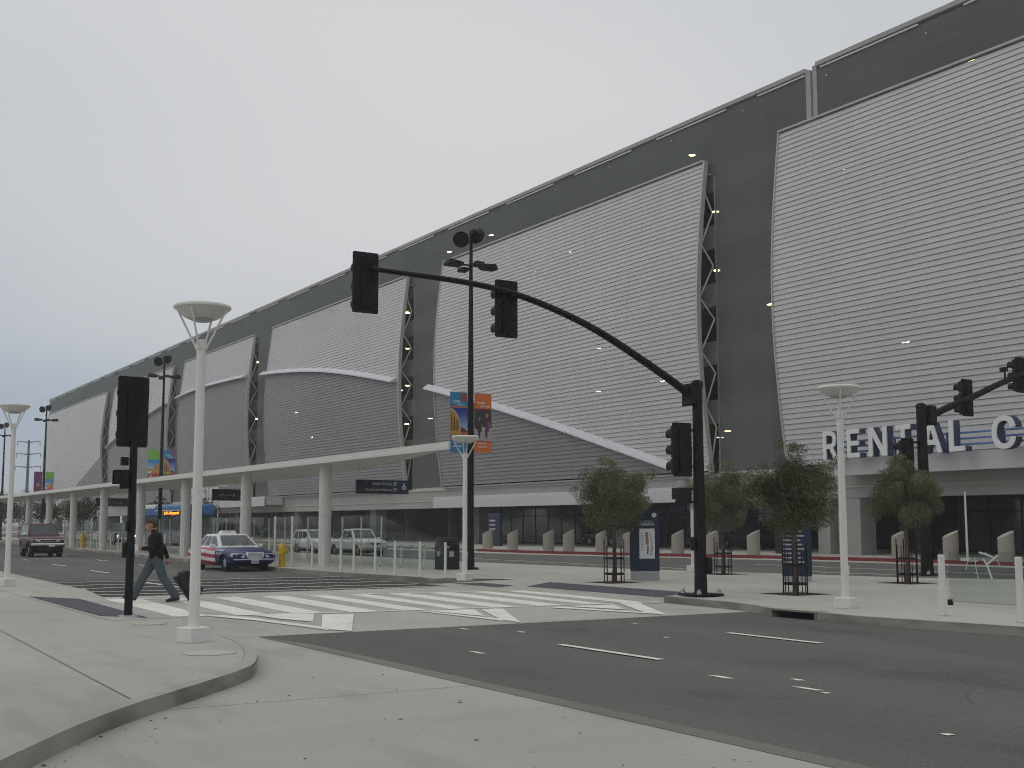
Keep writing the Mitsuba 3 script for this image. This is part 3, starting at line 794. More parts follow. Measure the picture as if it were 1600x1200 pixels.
def TM(x, y, z, rz=0.0, s=1.0):
    M = trimesh.transformations.rotation_matrix(math.radians(rz), [0, 0, 1]); M[:3, :3] *= s; M[:3, 3] = [x, y, z]; return M


def ped_head(key, M):
    it = [('housing', rbox(-0.02, 0.17, -0.22, 0.22, -0.21, 0.21, 0.025), 'black'), ('hood', cat(rbox(0.17, 0.30, -0.215, 0.215, 0.19, 0.205, 0.006), rbox(0.17, 0.30, -0.215, -0.2, -0.1, 0.19, 0.006), rbox(0.17, 0.30, 0.2, 0.215, -0.1, 0.19, 0.006)), 'black'), ('screen', rbox(0.165, 0.175, -0.18, 0.18, -0.17, 0.17, 0.003), 'car_glass')]
    return hang(key, 'pedestrian_head', it, M)


def spline(pts, n=40):
    from scipy.interpolate import CubicSpline
    p = np.array(pts, float); t = np.r_[0, np.cumsum(np.linalg.norm(np.diff(p, axis=0), axis=1))]
    return CubicSpline(t, p)(np.linspace(0, t[-1], n))


def mast_base(key, x, y, r):
    part(key, 'base_plate', rbox(x - 0.36, x + 0.36, y - 0.36, y + 0.36, SW + 0.02, SW + 0.07, 0.01), 'black')
    for sx in (-1, 1):
        for sy in (-1, 1):
            part(key, 'anchor_bolt', cat(tube([(x + 0.28 * sx, y + 0.28 * sy, SW), (x + 0.28 * sx, y + 0.28 * sy, SW + 0.17)], 0.03, 8), lathe([(0, 0), (0.055, 0), (0.05, 0.07), (0, 0.09)], 8).apply_translation([x + 0.28 * sx, y + 0.28 * sy, SW + 0.07])), 'dull_metal')
    part(key, 'hand_hole', rbox(x - 0.03, x + r + 0.06, y + r - 0.08, y + r + 0.05, SW + 0.5, SW + 0.85, 0.02), 'black')


# mast with the long curved arm over the main road
MX = -21.19
t = thing('signal_mast', 'black signal mast with a long curved arm over the road carrying two signal heads', 'traffic signal')
part(t, 'pole', lathe([(0, 0), (0.145, 0), (0.135, 0.5), (0.112, 4.5), (0.11, 4.62), (0.135, 4.63), (0.135, 4.72), (0.10, 4.78), (0, 4.80)], 28).apply_translation([MX, 17.71, SW]), 'black')
part(t, 'flange', cat(rbox(MX - 0.13, MX + 0.13, 17.46, 17.60, 4.38, 4.80, 0.03), rbox(MX - 0.17, MX + 0.17, 17.40, 17.455, 4.34, 4.84, 0.02)), 'black')
arm = spline([(MX, 17.52, 4.58), (MX, 16.82, 4.97), (MX, 16.12, 5.32), (MX, 14.94, 5.86), (MX, 13.96, 6.19), (MX, 12.79, 6.46), (MX, 11.37, 6.58), (MX, 10.52, 6.60), (MX, 9.7, 6.62)], 44)
part(t, 'arm', tube(arm, np.linspace(0.092, 0.047, 44), 16), 'black')
mast_base(t, MX, 17.71, 0.14)
for (y, z) in ((9.63, 6.36), (12.79, 6.13)):
    h_ = hang(t, 'signal_head', signal_head(), TM(MX - 0.14, y, z, 180))
    part(h_, 'bracket', tube([(MX - 0.12, y, z + 0.25), (MX - 0.02, y, z + 0.27), (MX, y, z + 0.34)], 0.03, 8), 'black')
h_ = hang(t, 'signal_head', signal_head(), TM(MX - 0.05, 17.27, 3.37, 180))
[part(h_, 'bracket', tube([(MX, 17.3, z_), (MX, 17.62, z_)], 0.025, 8), 'black') for z_ in (3.0, 3.8)]
h_ = ped_head(t, TM(MX + 0.02, 17.30, 2.36, 182, 0.82))
[part(h_, 'bracket', tube([(MX, 17.32, z_), (MX, 17.62, z_)], 0.022, 8), 'black') for z_ in (2.5, 2.22)]
part(t, 'sensor', cat(rbox(MX - 0.06, MX + 0.06, 17.12, 17.22, 2.54, 2.68, 0.01)), 'dull_metal')
part(t, 'push_button', rbox(MX - 0.06, MX + 0.05, 17.48, 17.56, SW + 1.0, SW + 1.3, 0.015), 'black')

# mast at right, arm over the inner road
NX, NY = -25.6, 30.26
t = thing('signal_mast', 'black signal mast at right with an arm rising over the inner road', 'traffic signal')
part(t, 'pole', lathe([(0, 0), (0.195, 0), (0.18, 0.5), (0.148, 4.9), (0.145, 5.12), (0.16, 5.14), (0.155, 5.22), (0.08, 5.27), (0, 5.27)], 28).apply_translation([NX, NY, SW]), 'black')
part(t, 'flange', cat(rbox(NX - 0.2, NX + 0.2, NY + 0.18, NY + 0.5, 4.75, 5.35, 0.04)), 'black')
arm = spline([(NX, NY + 0.42, 5.03), (NX, 31.78, 5.43), (NX, 32.56, 5.69), (NX, 34.01, 6.22), (NX, 35.34, 6.63), (NX, 37.0, 6.95), (NX, 39.0, 7.15), (NX, 40.5, 7.2)], 40)
part(t, 'arm', tube(arm, np.linspace(0.115, 0.065, 40), 16), 'black')
mast_base(t, NX, NY, 0.18)
for (y, z) in ((32.62, 5.72), (35.35, 6.62)):
    h_ = hang(t, 'signal_head', signal_head(), TM(NX - 0.17, y, z, 180))
    part(h_, 'bracket', tube([(NX - 0.17, y, z), (NX, y, z)], 0.035, 8), 'black')
h_ = hang(t, 'signal_head', signal_head(), TM(NX - 0.05, 29.62, 3.72, 180))
[part(h_, 'bracket', tube([(NX, 29.66, z_), (NX, 30.15, z_)], 0.03, 8), 'black') for z_ in (3.3, 4.2)]
part(t, 'camera', cat(tube([(NX, 34.35, 6.35), (NX, 34.35, 6.72)], 0.03, 8), rbox(NX - 0.16, NX + 0.08, 34.28, 34.42, 6.66, 6.8, 0.02)), 'black')

# near post at left
BX, BY = -22.52, 5.65
t = thing('signal_post', 'black signal post at left seen from behind with a tall backplate', 'traffic signal')
part(t, 'pole', tube([(BX, BY, 0.09), (BX, BY, 3.3)], [0.074, 0.068], 18), 'black')
part(t, 'collar', lathe([(0.085, 0), (0.20, 0), (0.17, 0.05), (0.085, 0.06), (0.085, 0)], 20).apply_translation([BX, BY, 0.085]), 'dull_metal')
h_ = hang(t, 'signal_head', signal_head(), TM(BX - 0.07, BY - 0.03, 3.78, 188, 1.08))
part(h_, 'bracket', tube([(BX, BY, 3.1), (BX, BY, 3.24)], 0.05, 8), 'black_matt')
h_ = ped_head(t, TM(BX + 0.0, BY - 0.10, 2.55, 262, 0.80))
[part(h_, 'bracket', tube([(BX, BY - 0.15, z_), (BX, BY, z_)], 0.025, 8), 'black') for z_ in (2.68, 2.42)]
part(t, 'sensor', rbox(BX - 0.06, BX + 0.06, BY - 0.22, BY - 0.09, 2.80, 2.95, 0.015), 'black')
part(t, 'push_button', rbox(BX - 0.12, BX - 0.0, BY - 0.13, BY - 0.06, 1.15, 1.42, 0.015), 'black')
part(t, 'conduit_box', rbox(BX + 0.0, BX + 0.1, BY - 0.11, BY - 0.07, 1.62, 1.8, 0.01), 'black')

# ------------------------------------------------------------------ tall black poles with floodlights and banners
def flood(M):
    sh = lathe([(0, -0.34), (0.10, -0.34), (0.16, -0.28), (0.19, -0.16), (0.245, -0.02), (0.29, 0.0), (0.29, 0.05), (0.265, 0.05), (0.255, 0.01), (0, 0.0)], 24)
    lens = lathe([(0, 0.012), (0.25, 0.012), (0.25, 0.02), (0, 0.035)], 24)
    for m in (sh, lens):
        m.apply_transform(M)
    return sh, lens


def dirM(pos, d):
    d = np.array(d, float); d /= np.linalg.norm(d); a, b = frame(d)
    M = np.eye(4); M[:3, 0], M[:3, 1], M[:3, 2], M[:3, 3] = a, b, d, pos
    return M


BANNERS = {
    'unity': [('banner_blue', 0, 0.25), ('orange', 0.25, 0.27), ('photo_sky', 0.27, 0.62), ('photo_gold', 0.62, 0.78), ('orange', 0.78, 0.80), ('banner_blue', 0.80, 1.0)],
}
pbr('photo_dusk', proc(lambda p, n, uv: mix((0.30, 0.42, 0.58), (0.015, 0.035, 0.22), smoothstep(4.95, 5.75, p.z))), 0.6)
pbr('photo_gold', (0.42, 0.25, 0.045), 0.6); pbr('photo_brown', (0.13, 0.05, 0.03), 0.6); pbr('photo_dark', (0.045, 0.04, 0.04), 0.6); pbr('photo_pale', (0.42, 0.39, 0.35), 0.6)
pbr('photo_skin', (0.38, 0.20, 0.13), 0.6); pbr('photo_red', (0.32, 0.07, 0.05), 0.6); pbr('photo_day', proc(lambda p, n, uv: mix((0.45, 0.60, 0.72), (0.03, 0.22, 0.50), smoothstep(4.9, 5.7, p.z))), 0.6)


def banner(key, kind, x, y0, y1, z0, z1, lab=None):
    """A printed cloth banner across y, its print in thin layers on the side facing +x."""
    h, w = z1 - z0, y1 - y0

    def lay(poly, mat, i, nm='print'):
        m = prism(poly, 0, 0.003)
        m.vertices = np.column_stack([x + 0.006 + 0.0035 * i + m.vertices[:, 2], y0 + m.vertices[:, 0] * w, z0 + m.vertices[:, 1] * h]); trimesh.repair.fix_normals(m)
        part(b, nm, m, mat, False)
    b = numbered(key + '__banner')
    base = {'unity': 'banner_blue', 'people': 'orange', 'green': 'banner_green', 'purple': 'banner_purple'}[kind]
    scene[b] = mikit.ply(box(x - 0.004, x + 0.004, y0, y1, z0, z1), base, False)
    if lab:
        labels[b] = {'label': lab}
    if kind == 'unity':
        lay(sbox(0, 0.195, 1, 0.745), 'photo_dusk', 0)
        lay(sbox(0, 0.745, 1, 0.765), 'orange', 0); lay(sbox(0, 0.205, 1, 0.225), 'orange', 1)
        arch = Polygon([(0, 0.26), (0, 0.73), (0.15, 0.725), (0.32, 0.68), (0.47, 0.60), (0.56, 0.50), (0.60, 0.40), (0.62, 0.26)])
        lay(arch, 'photo_gold', 1)
        for a0, a1 in ((0.04, 0.12), (0.18, 0.30), (0.36, 0.46)):
            lay(Polygon([(a0, 0.36), (a0 + 0.01, 0.66 - a0 * 0.3), (a1 - 0.02, 0.66 - a1 * 0.3), (a1, 0.36)]), 'photo_brown', 2)
        lay(Polygon([(0.0, 0.70), (0.0, 0.73), (0.15, 0.725), (0.32, 0.68), (0.47, 0.60), (0.56, 0.50), (0.53, 0.50), (0.44, 0.585), (0.30, 0.66), (0.14, 0.70)]), 'photo_pale', 2)
        lay(sbox(0, 0.225, 1, 0.285), 'photo_brown', 2); lay(Polygon([(0.62, 0.285), (0.62, 0.42), (0.8, 0.40), (1, 0.35), (1, 0.285)]), 'photo_brown', 1); lay(sbox(0.62, 0.31, 1, 0.33), 'orange', 2)
        lay(affinity.scale(LineString([(0.78, 0.92), (0.781, 0.92)]).buffer(0.16), 1, 0.5), 'photo_red', 1)
        tx = [('Unity', 0.15, 0.83, 0.055), ('in culture', 0.36, 0.785, 0.032)]
        if z1 - z0 > 1.8:
            tx += [('San Jose', 0.18, 0.145, 0.035), ('Welcome', 0.14, 0.085, 0.038)]
    elif kind == 'people':
        lay(sbox(0, 0.195, 1, 0.73), 'photo_dark', 0); lay(sbox(0, 0.73, 1, 0.745), 'banner_purple', 1); lay(sbox(0, 0.195, 1, 0.205), 'banner_purple', 1)
        lay(Polygon([(0, 0.205), (0, 0.42), (0.25, 0.36), (0.5, 0.44), (1, 0.42), (1, 0.205)]), 'photo_pale', 1)
        for i in range(4):
            lay(Polygon([(0.02, 0.23 + 0.04 * i), (0.98, 0.235 + 0.04 * i), (0.98, 0.242 + 0.04 * i), (0.02, 0.237 + 0.04 * i)]), 'photo_brown', 2)
        for cx, hz, hm in ((0.30, 0.0, 'photo_brown'), (0.72, 0.05, 'photo_gold')):
            lay(Polygon([(cx - 0.10, 0.33), (cx - 0.10, 0.50 + hz), (cx - 0.03, 0.545 + hz), (cx + 0.10, 0.53 + hz), (cx + 0.14, 0.40), (cx + 0.04, 0.34), (cx + 0.02, 0.25), (cx - 0.05, 0.25)]), 'photo_dark' if hz == 0 else 'banner_purple', 3)
            lay(affinity.scale(LineString([(cx, 0.58 + hz), (cx + 0.001, 0.58 + hz)]).buffer(0.075), 1, 0.5), hm, 3)
            lay(affinity.scale(LineString([(cx - 0.015, 0.57 + hz), (cx - 0.014, 0.57 + hz)]).buffer(0.045), 1, 0.55), 'photo_skin', 4)
            lay(Polygon([(cx + 0.11, 0.51 + hz), (cx + 0.17, 0.44 + hz), (cx + 0.14, 0.34), (cx + 0.11, 0.42)]), 'photo_skin', 4)
        tx = [('Variety', 0.12, 0.825, 0.048), ('and energy', 0.30, 0.775, 0.036), ('San Jose', 0.22, 0.145, 0.035), ('Welcome', 0.18, 0.085, 0.038)]
    elif kind == 'green':
        lay(sbox(0, 0.30, 1, 0.70), 'photo_day', 0); lay(sbox(0, 0.0, 1, 0.30), 'photo_red', 0); lay(sbox(0, 0.36, 1, 0.44), 'photo_gold', 1)
        lay(Polygon([(0.5, 0.44), (0.52, 0.56), (0.7, 0.62), (0.95, 0.58), (1, 0.44)]), 'photo_skin', 1); lay(Polygon([(0.1, 0.02), (0.15, 0.2), (0.32, 0.28), (0.45, 0.2), (0.4, 0.02)]), 'photo_pale', 1); lay(Polygon([(0.3, 0.3), (0.4, 0.38), (0.9, 0.37), (1, 0.3)]), 'orange', 1)
        tx = []
    else:
        lay(Polygon([(0.2, 0.1), (0.25, 0.42), (0.45, 0.55), (0.7, 0.5), (0.85, 0.3), (0.8, 0.1)]), 'photo_brown', 0); lay(affinity.scale(LineString([(0.5, 0.45), (0.51, 0.45)]).buffer(0.17), 1, 0.55), 'photo_skin', 1); lay(sbox(0, 0.0, 1, 0.12), 'photo_red', 1)
        tx = []
    for s_, u, v, hh in tx:
        m = wall_text(s_, hh * h * 0.75, x + 0.024, y0 + u * w, z0 + v * h, 0.003, True, '+x')
        mx_ = w * (0.95 - u)
        if m.bounds[1][1] - m.bounds[0][1] > mx_:
            m = wall_text(s_, hh * h * 0.75, x + 0.024, y0 + u * w, z0 + v * h, 0.003, True, '+x', width=mx_)
        part(b, 'lettering', m, 'sign_white')
    part(key, 'banner_arm', tube([(x - 0.03, (y0 if y1 > key_y[key] + 0.2 else y1), z1 + 0.02), (x - 0.03, (y1 if y1 > key_y[key] + 0.2 else y0), z1 + 0.02)], 0.016, 6), 'dull_metal')
    part(key, 'banner_arm', tube([(x - 0.03, (y0 if y1 > key_y[key] + 0.2 else y1), z0 - 0.02), (x - 0.03, (y1 if y1 > key_y[key] + 0.2 else y0), z0 - 0.02)], 0.016, 6), 'dull_metal')


key_y = {}
for x, y, h, kinds, lab in [(-37.82, 21.23, 11.9, ('unity', 'people'), 'tall black pole with floodlights and blue and orange banners, nearest of its row'),
                            (-76.8, 21.0, 11.9, ('green', 'unity'), 'tall black pole with floodlights and green and blue banners above the canopy'),
                            (-114.6, 21.0, 11.9, ('purple', 'green'), 'black floodlight pole with purple and green banners at the car park end'),
                            (-136.8, 21.0, 11.9, (), 'farthest black floodlight pole against the sky at the left edge')]:
    t = thing('floodlight_pole', lab, 'light pole', 'tall black floodlight poles'); key_y[t] = y
    part(t, 'pole', lathe([(0, 0), (0.15, 0), (0.14, 0.6), (0.125, 0.62), (0.115, 5), (0.06, h - 0.4), (0.05, h), (0, h)], 18).apply_translation([x, y, SW]), 'black')
    part(t, 'base', rbox(x - 0.22, x + 0.22, y - 0.22, y + 0.22, SW, SW + 0.08, 0.015), 'black')
    for (dx, dy), dd in (((-0.12, -0.34), (0.75, -0.55, -0.28)), ((0.10, 0.20), (-0.35, 0.9, -0.2))):
        sh, ln = flood(dirM((x + dx, y + dy, h + 0.02 + (0.16 if dy > 0 else 0.0)), dd))
        k_ = part(t, 'floodlight', sh, 'black'); part(k_, 'lens', ln, 'lens_clear' if dy > 0 else 'black_matt')
        part(k_, 'yoke', tube([(x, y, h - 0.05), (x + dx * 0.8, y + dy * 0.8, h - 0.12), (x + dx * 0.8, y + dy * 0.8, h + 0.0)], 0.025, 6), 'black')
    for s in (-1, 1):
        k_ = part(t, 'area_light', m3 and tri(m3.Manifold.batch_hull([m3.Manifold.sphere(0.05, 10).translate([x + a, y + s * b, h - 0.95 + c]) for a in (-0.16, 0.16) for b, c in ((0.42, 0.05), (0.50, -0.02), (0.98, -0.02), (0.92, 0.12))])), 'black')
        part(k_, 'arm', tube([(x, y, h - 0.92), (x, y + s * 0.5, h - 0.93)], 0.035, 8), 'black')
        k_ = part(t, 'area_light', tri(m3.Manifold.batch_hull([m3.Manifold.sphere(0.04, 10).translate([x + s * b, y + a, h - 1.02 + c]) for a in (-0.14, 0.14) for b, c in ((0.30, 0.05), (0.70, 0.0), (0.66, 0.10))])), 'black')
    if kinds:
        n = {'unity': 'blue banner printed with a golden arched hall at dusk', 'people': 'orange banner printed with two walking people', 'green': 'green banner printed with a blue sky and market', 'purple': 'purple banner printed with a portrait'}
        banner(t, kinds[0], x + 0.02, y - 0.84, y - 0.14, 4.25, 6.35, n[kinds[0]]); banner(t, kinds[1], x + 0.02, y + 0.14, y + 0.84, 4.25, 6.35, n[kinds[1]])

# ------------------------------------------------------------------ the long canopy on white columns, its signs
t = thing('white_canopy', 'long thin white canopy on round columns tapering to a point at right', 'canopy')
zc0, zc1 = 3.98, 4.20
plan = [(-32.6, 17.5), (-38.6, 19.1), (-48, 21.3), (-62, 22.6), (-135, 22.6), (-135, 17.5)]
part(t, 'roof', prism(Polygon(plan).buffer(-0.06, join_style=2), zc0 + 0.002, zc1 - 0.02), 'canopy_white', False)
fx = [-32.6, -39.55, -47.5, -55.5, -63.5, -72, -80.5, -89, -100, -112, -124, -135]
for a, b in zip(fx[:-1], fx[1:]):
    part(t, 'fascia_panel', extr_x([(17.5, zc0 - 0.0), (17.5, zc0 + 0.11), (17.53, zc0 + 0.12), (17.53, zc1 + 0.02), (17.6, zc1 + 0.02), (17.6, zc0)], b + 0.012, a - 0.004), 'canopy_white', False)
for (a, b), (c, d) in zip(plan[:4], plan[1:5]):
    L_ = math.hypot(c - a, d - b)
    m_ = rbox(0, L_, -0.04, 0.0, zc0, zc1, 0.004); part(t, 'back_fascia', rot(m_, math.degrees(math.atan2(d - b, c - a))).apply_translation([a, b, 0]), 'canopy_white', False)
for x in (-43.69, -52.71, -61.82, -70.49, -79.4, -88.22, -96.7, -105.05, -114, -123):
    k_ = part(t, 'column', tube([(x, 18.2, SW), (x, 18.2, zc0)], 0.235, 24), 'canopy_white')
    for z in (2.02, 2.36):
        part(k_, 'joint_ring', lathe([(0.2, z), (0.239, z), (0.239, z + 0.012), (0.2, z + 0.012), (0.2, z)], 24).apply_translation([x, 18.2, 0]), 'sign_grey')
for nm, lab, x, y0, y1, z0, z1, lines in [('hanging_sign', 'dark blue hanging sign reading Hotel Shuttle, Scheduled Buses and 6', -44.0, 19.6, 21.85, 2.92, 3.46, [('Hotel Shuttle', 0.105, 3.26), ('Scheduled Buses', 0.105, 3.03)]),
                                          ('hanging_sign', 'dark blue hanging sign under the canopy right of the parking letters', -62.5, 19.75, 21.5, 2.95, 3.55, [('Hotel Shuttle', 0.09, 3.2)]),
                                          ('hanging_sign', 'dark blue hanging sign under the far end of the canopy', -88, 19.6, 21.9, 2.98, 3.55, [('Rental Cars', 0.10, 3.2)])]:
    t2 = thing(nm, lab, 'sign', 'dark hanging signs under the canopy')
    part(t2, 'board', rbox(x - 0.06, x + 0.06, y0, y1, z0, z1, 0.015), 'navy_dark'); part(t2, 'end_plate', rbox(x - 0.062, x + 0.063, y1 - 0.45, y1 - 0.002, z0 - 0.001, z1 + 0.001, 0.01), 'navy')
    part(t2, 'hanger', cat(tube([(x, y0 + 0.12, z1), (x, y0 + 0.12, zc0)], 0.012, 6), tube([(x, y1 - 0.5, z1), (x, y1 - 0.5, zc0)], 0.012, 6)), 'dull_metal')
    for s_, hh, z in lines:
        m_ = wall_text(s_, hh, x + 0.062, y0, z, 0.003, False, '+x', align='left'); m_.apply_translation([0, (y1 - 0.72) - m_.bounds[1][1], 0]); part(t2, 'lettering', m_, 'sign_grey')
        part(t2, 'bus_symbol', cat(box(x + 0.062, x + 0.065, y1 - 0.66, y1 - 0.53, z - 0.01, z + 0.02), box(x + 0.062, x + 0.065, y1 - 0.66, y1 - 0.53, z + 0.06, z + 0.11)), 'sign_grey', False)
    if x == -44.0:
        part(t2, 'number', wall_text('6', 0.26, x + 0.066, y1 - 0.32, 3.08, 0.003, False, '+x'), 'sign_white')

# ------------------------------------------------------------------ white bollards, glass screens
def bolk(h, r=0.04):
    k = Kit(); k.add('post', lathe([(0, 0), (r, 0), (r, h - 0.012), (r - 0.012, h), (0, h)], 14), 'white'); k.add('collar', lathe([(r, 0), (r + 0.025, 0), (r + 0.02, 0.015), (r, 0.016), (r, 0)], 14), 'dull_metal'); return k


near_b = [(-32.61, 17.45), (-33.88, 17.25), (-35.53, 17.2), (-36.8, 17.1), (-38.38, 17.05), (-39.36, 17.0), (-41.0, 17.05), (-42.19, 17.1)]
far_b = [(-46.9, 17.2), (-49.2, 17.3), (-51.2, 17.4), (-53.8, 17.5), (-56.0, 17.6), (-58.2, 17.7), (-60.4, 17.75), (-64.2, 17.85), (-66.4, 17.9), (-68.8, 18.0), (-72.4, 18.1), (-74.6, 18.2)] + [(-77.1 - 2.0 * i, 18.6 + 0.03 * i) for i in range(9)] + [(-97 - 2.4 * i, 18.9) for i in range(5)]
KB = bolk(1.05)
for i, (x, y) in enumerate(sorted(near_b + far_b, key=lambda q: -q[0])):
    KB.place(thing('white_bollard', f'slim white metal bollard on the far kerb, {NTH[i]} counted leftward from the bin', 'bollard', 'slim white bollards along the far kerb'), at(x, y, SW))
KB2 = bolk(1.05, 0.058)
for x, y, lab in [(-14.57, 17.59, 'thick white bollard at right beside the low glass panel'), (-12.89, 17.41, 'thick white bollard at the right edge of the picture')]:
    KB2.place(thing('white_bollard', lab, 'bollard'), at(x, y, SW))


def fronds(x0, x1, y, z0, z1, n, seed, r=0.012):
    g = np.random.default_rng(seed); out = []
    for i in range(n):
        x = g.uniform(x0 + 0.1, x1 - 0.1); z = g.uniform(z0, z0 + 0.5 * (z1 - z0)); a = g.uniform(-1.2, 1.2); L = g.uniform(0.25, 0.6) * (z1 - z0)
        pts = [(x + L * s * math.sin(a + s * 0.7), min(max(z + L * s * math.cos(a + s * 0.9), z0), z1)) for s in np.linspace(0, 1, 6)]
        try:
            p = LineString(pts).buffer(r).intersection(sbox(x0, z0, x1, z1))
            m = prism(p, 0, 0.002); m.vertices = np.column_stack([m.vertices[:, 0], y + m.vertices[:, 2], m.vertices[:, 1]]); out.append(m)
        except Exception:
            pass
    return cat(*out)


def pane(x0, x1, y, z0, za, zb):
    v = np.array([[x0, y, z0], [x1, y, z0], [x1, y, zb], [x0, y, za]])
    return trimesh.Trimesh(v, [[0, 1, 2], [0, 2, 3]], process=False)


t = thing('glass_screen', 'tall green-tinted glass screen etched with leaves, sloping down beside the bin', 'glass screen', 'etched glass screens under the canopy')
gx = [-34.2, -35.9, -37.6, -39.2, -40.9, -42.6, -44.3, -46.0]
for i, (a, b) in enumerate(zip(gx[:-1], gx[1:])):
    tops = [1.12, 1.42, 1.72, 2.03, 2.05, 2.05, 2.05, 2.05]
    part(t, 'pane', pane(b + 0.02, a - 0.02, 18.4, SW + 0.12, tops[i + 1], tops[i]), 'glass', False)
    part(t, 'etched_leaves', fronds(b + 0.05, a - 0.05, 18.39, 0.7, min(tops[i], tops[i + 1]) - 0.04, 6, 40 + i), 'etch', False)
    part(t, 'clip', cat(box(a - 0.03, a + 0.03, 18.37, 18.43, 0.27, 0.33), box(a - 0.03, a + 0.03, 18.37, 18.43, min(tops[i], 1.05) - 0.06, min(tops[i], 1.05))), 'dull_metal', False)
    part(t, 'post', tube([(b, 18.45, SW), (b, 18.45, 1.15 if i < 2 else 2.0)], 0.028, 8), 'white')
for si, (xa, xb) in enumerate([(-47.5, -61), (-62.5, -77), (-78.5, -94), (-95.5, -112)]):
    t = thing('glass_screen', f'tall etched glass screen behind white bollards, {NTH[si + 1]} leftward under the canopy', 'glass screen', 'etched glass screens under the canopy')
    n = int(abs(xb - xa) / 1.9)
    for i in range(n):
        a, b = xa + (xb - xa) * i / n, xa + (xb - xa) * (i + 1) / n
        part(t, 'pane', pane(b + 0.02, a - 0.02, 18.75, SW + 0.12, 2.05, 2.05), 'glass', False)
        part(t, 'etched_leaves', fronds(b + 0.05, a - 0.05, 18.74, 0.9, 2.0, 7, 90 + 20 * si + i, 0.02), 'etch', False)
        part(t, 'post', tube([(b, 18.8, SW), (b, 18.8, 2.0)], 0.028, 8), 'white')
for x, y, lab in [(-44.09, 17.05, 'tall slim white post right of the yellow fire hydrant'), (-46.17, 17.15, 'tall slim white post behind the yellow fire hydrant')]:
    k = Kit(); k.add('post', tube([(0, 0, 0), (0, 0, 1.87)], 0.042, 12), 'white'); k.add('cap', lathe([(0, 1.87), (0.048, 1.87), (0.04, 1.89), (0, 1.895)], 12), 'white'); k.place(thing('tall_white_post', lab, 'post', 'tall white posts at the glass screen'), at(x, y, SW))
t = thing('low_glass_panel', 'low clear glass panel etched with fronds behind the right-hand bollards', 'glass screen')
pbr('etch_light', (0.46, 0.54, 0.51), 0.7)
for a, b in ((-16.4, -14.6), (-14.56, -12.4)):
    part(t, 'pane', pane(a, b, 20.0, 0.24, 1.20, 1.20), 'glass', False)
STROKES = [[(-15.65, 1.18), (-15.52, 1.16), (-15.36, 1.10)], [(-15.26, 1.13), (-15.4, 1.03), (-15.51, 0.95)], [(-15.57, 1.06), (-15.49, 0.95), (-15.45, 0.83), (-15.4, 0.70)], [(-15.89, 1.07), (-15.95, 0.96), (-15.98, 0.85)],
           [(-15.76, 1.07), (-15.75, 0.89), (-15.71, 0.69)], [(-15.86, 1.01), (-15.71, 1.02)], [(-15.26, 1.05), (-15.22, 0.96)], [(-15.26, 0.63), (-15.22, 0.51)], [(-15.85, 0.49), (-15.59, 0.51)],
           [(-14.2, 1.15), (-14.0, 1.02), (-13.7, 0.95)], [(-13.6, 1.12), (-13.85, 0.9), (-13.9, 0.7)], [(-13.2, 1.1), (-13.25, 0.8), (-13.1, 0.6)]]
for i_, st_ in enumerate(STROKES):
    m_ = prism(LineString(st_).buffer(0.022 if i_ in (0, 1, 2, 9) else 0.009), 0, 0.002); m_.vertices = np.column_stack([m_.vertices[:, 0], 19.995 - m_.vertices[:, 2], m_.vertices[:, 1]]); trimesh.repair.fix_normals(m_)
    part(t, 'etched_frond', m_, 'etch_light', False)
part(t, 'foot', rbox(-16.43, -16.34, 19.96, 20.04, SW, 0.26, 0.015), 'black'); part(t, 'foot', rbox(-12.5, -12.35, 19.93, 20.07, SW, 0.32, 0.02), 'black'); part(t, 'sill', rbox(-16.45, -12.4, 19.98, 20.02, 0.222, 0.238, 0.003), 'dull_metal', False)

# ------------------------------------------------------------------ tan concrete bollards along the red kerb
def tan_bollard():
    m = m3.Manifold.cylinder(1.35, 0.335, 0.325, 28).trim_by_plane([0.25, 0.42, -1.0], -1.0)
    return tri(m)


KT = Kit(); KT.add('shaft', tan_bollard(), 'bollard_tan', 30); KT.add('skirt', lathe([(0.33, 0), (0.36, 0), (0.35, 0.02), (0.33, 0.025), (0.33, 0)], 28), 'concrete_kerb')
pxs = [(-69.12, 40.08), (-64.95, 39.4), (-61.16, 39.1), (-59.4, 39.6), (-56.84, 39.9), (-54.9, 40.3), (-51.72, 41.39), (-49.6, 42.2), (-47.2, 42.9), (-44.6, 43.7), (-39.2, 44.5), (-36.4, 44.6), (-33.5, 44.5)]
for i, (x, y) in enumerate(pxs):
    KT.place(thing('concrete_bollard', f'tan concrete bollard with slanted top along the red kerb, {NTH[i]} from the left', 'bollard', 'tan slant-topped bollards along the red kerb'), at(x, max(y, YC(x) + 0.75), SW))

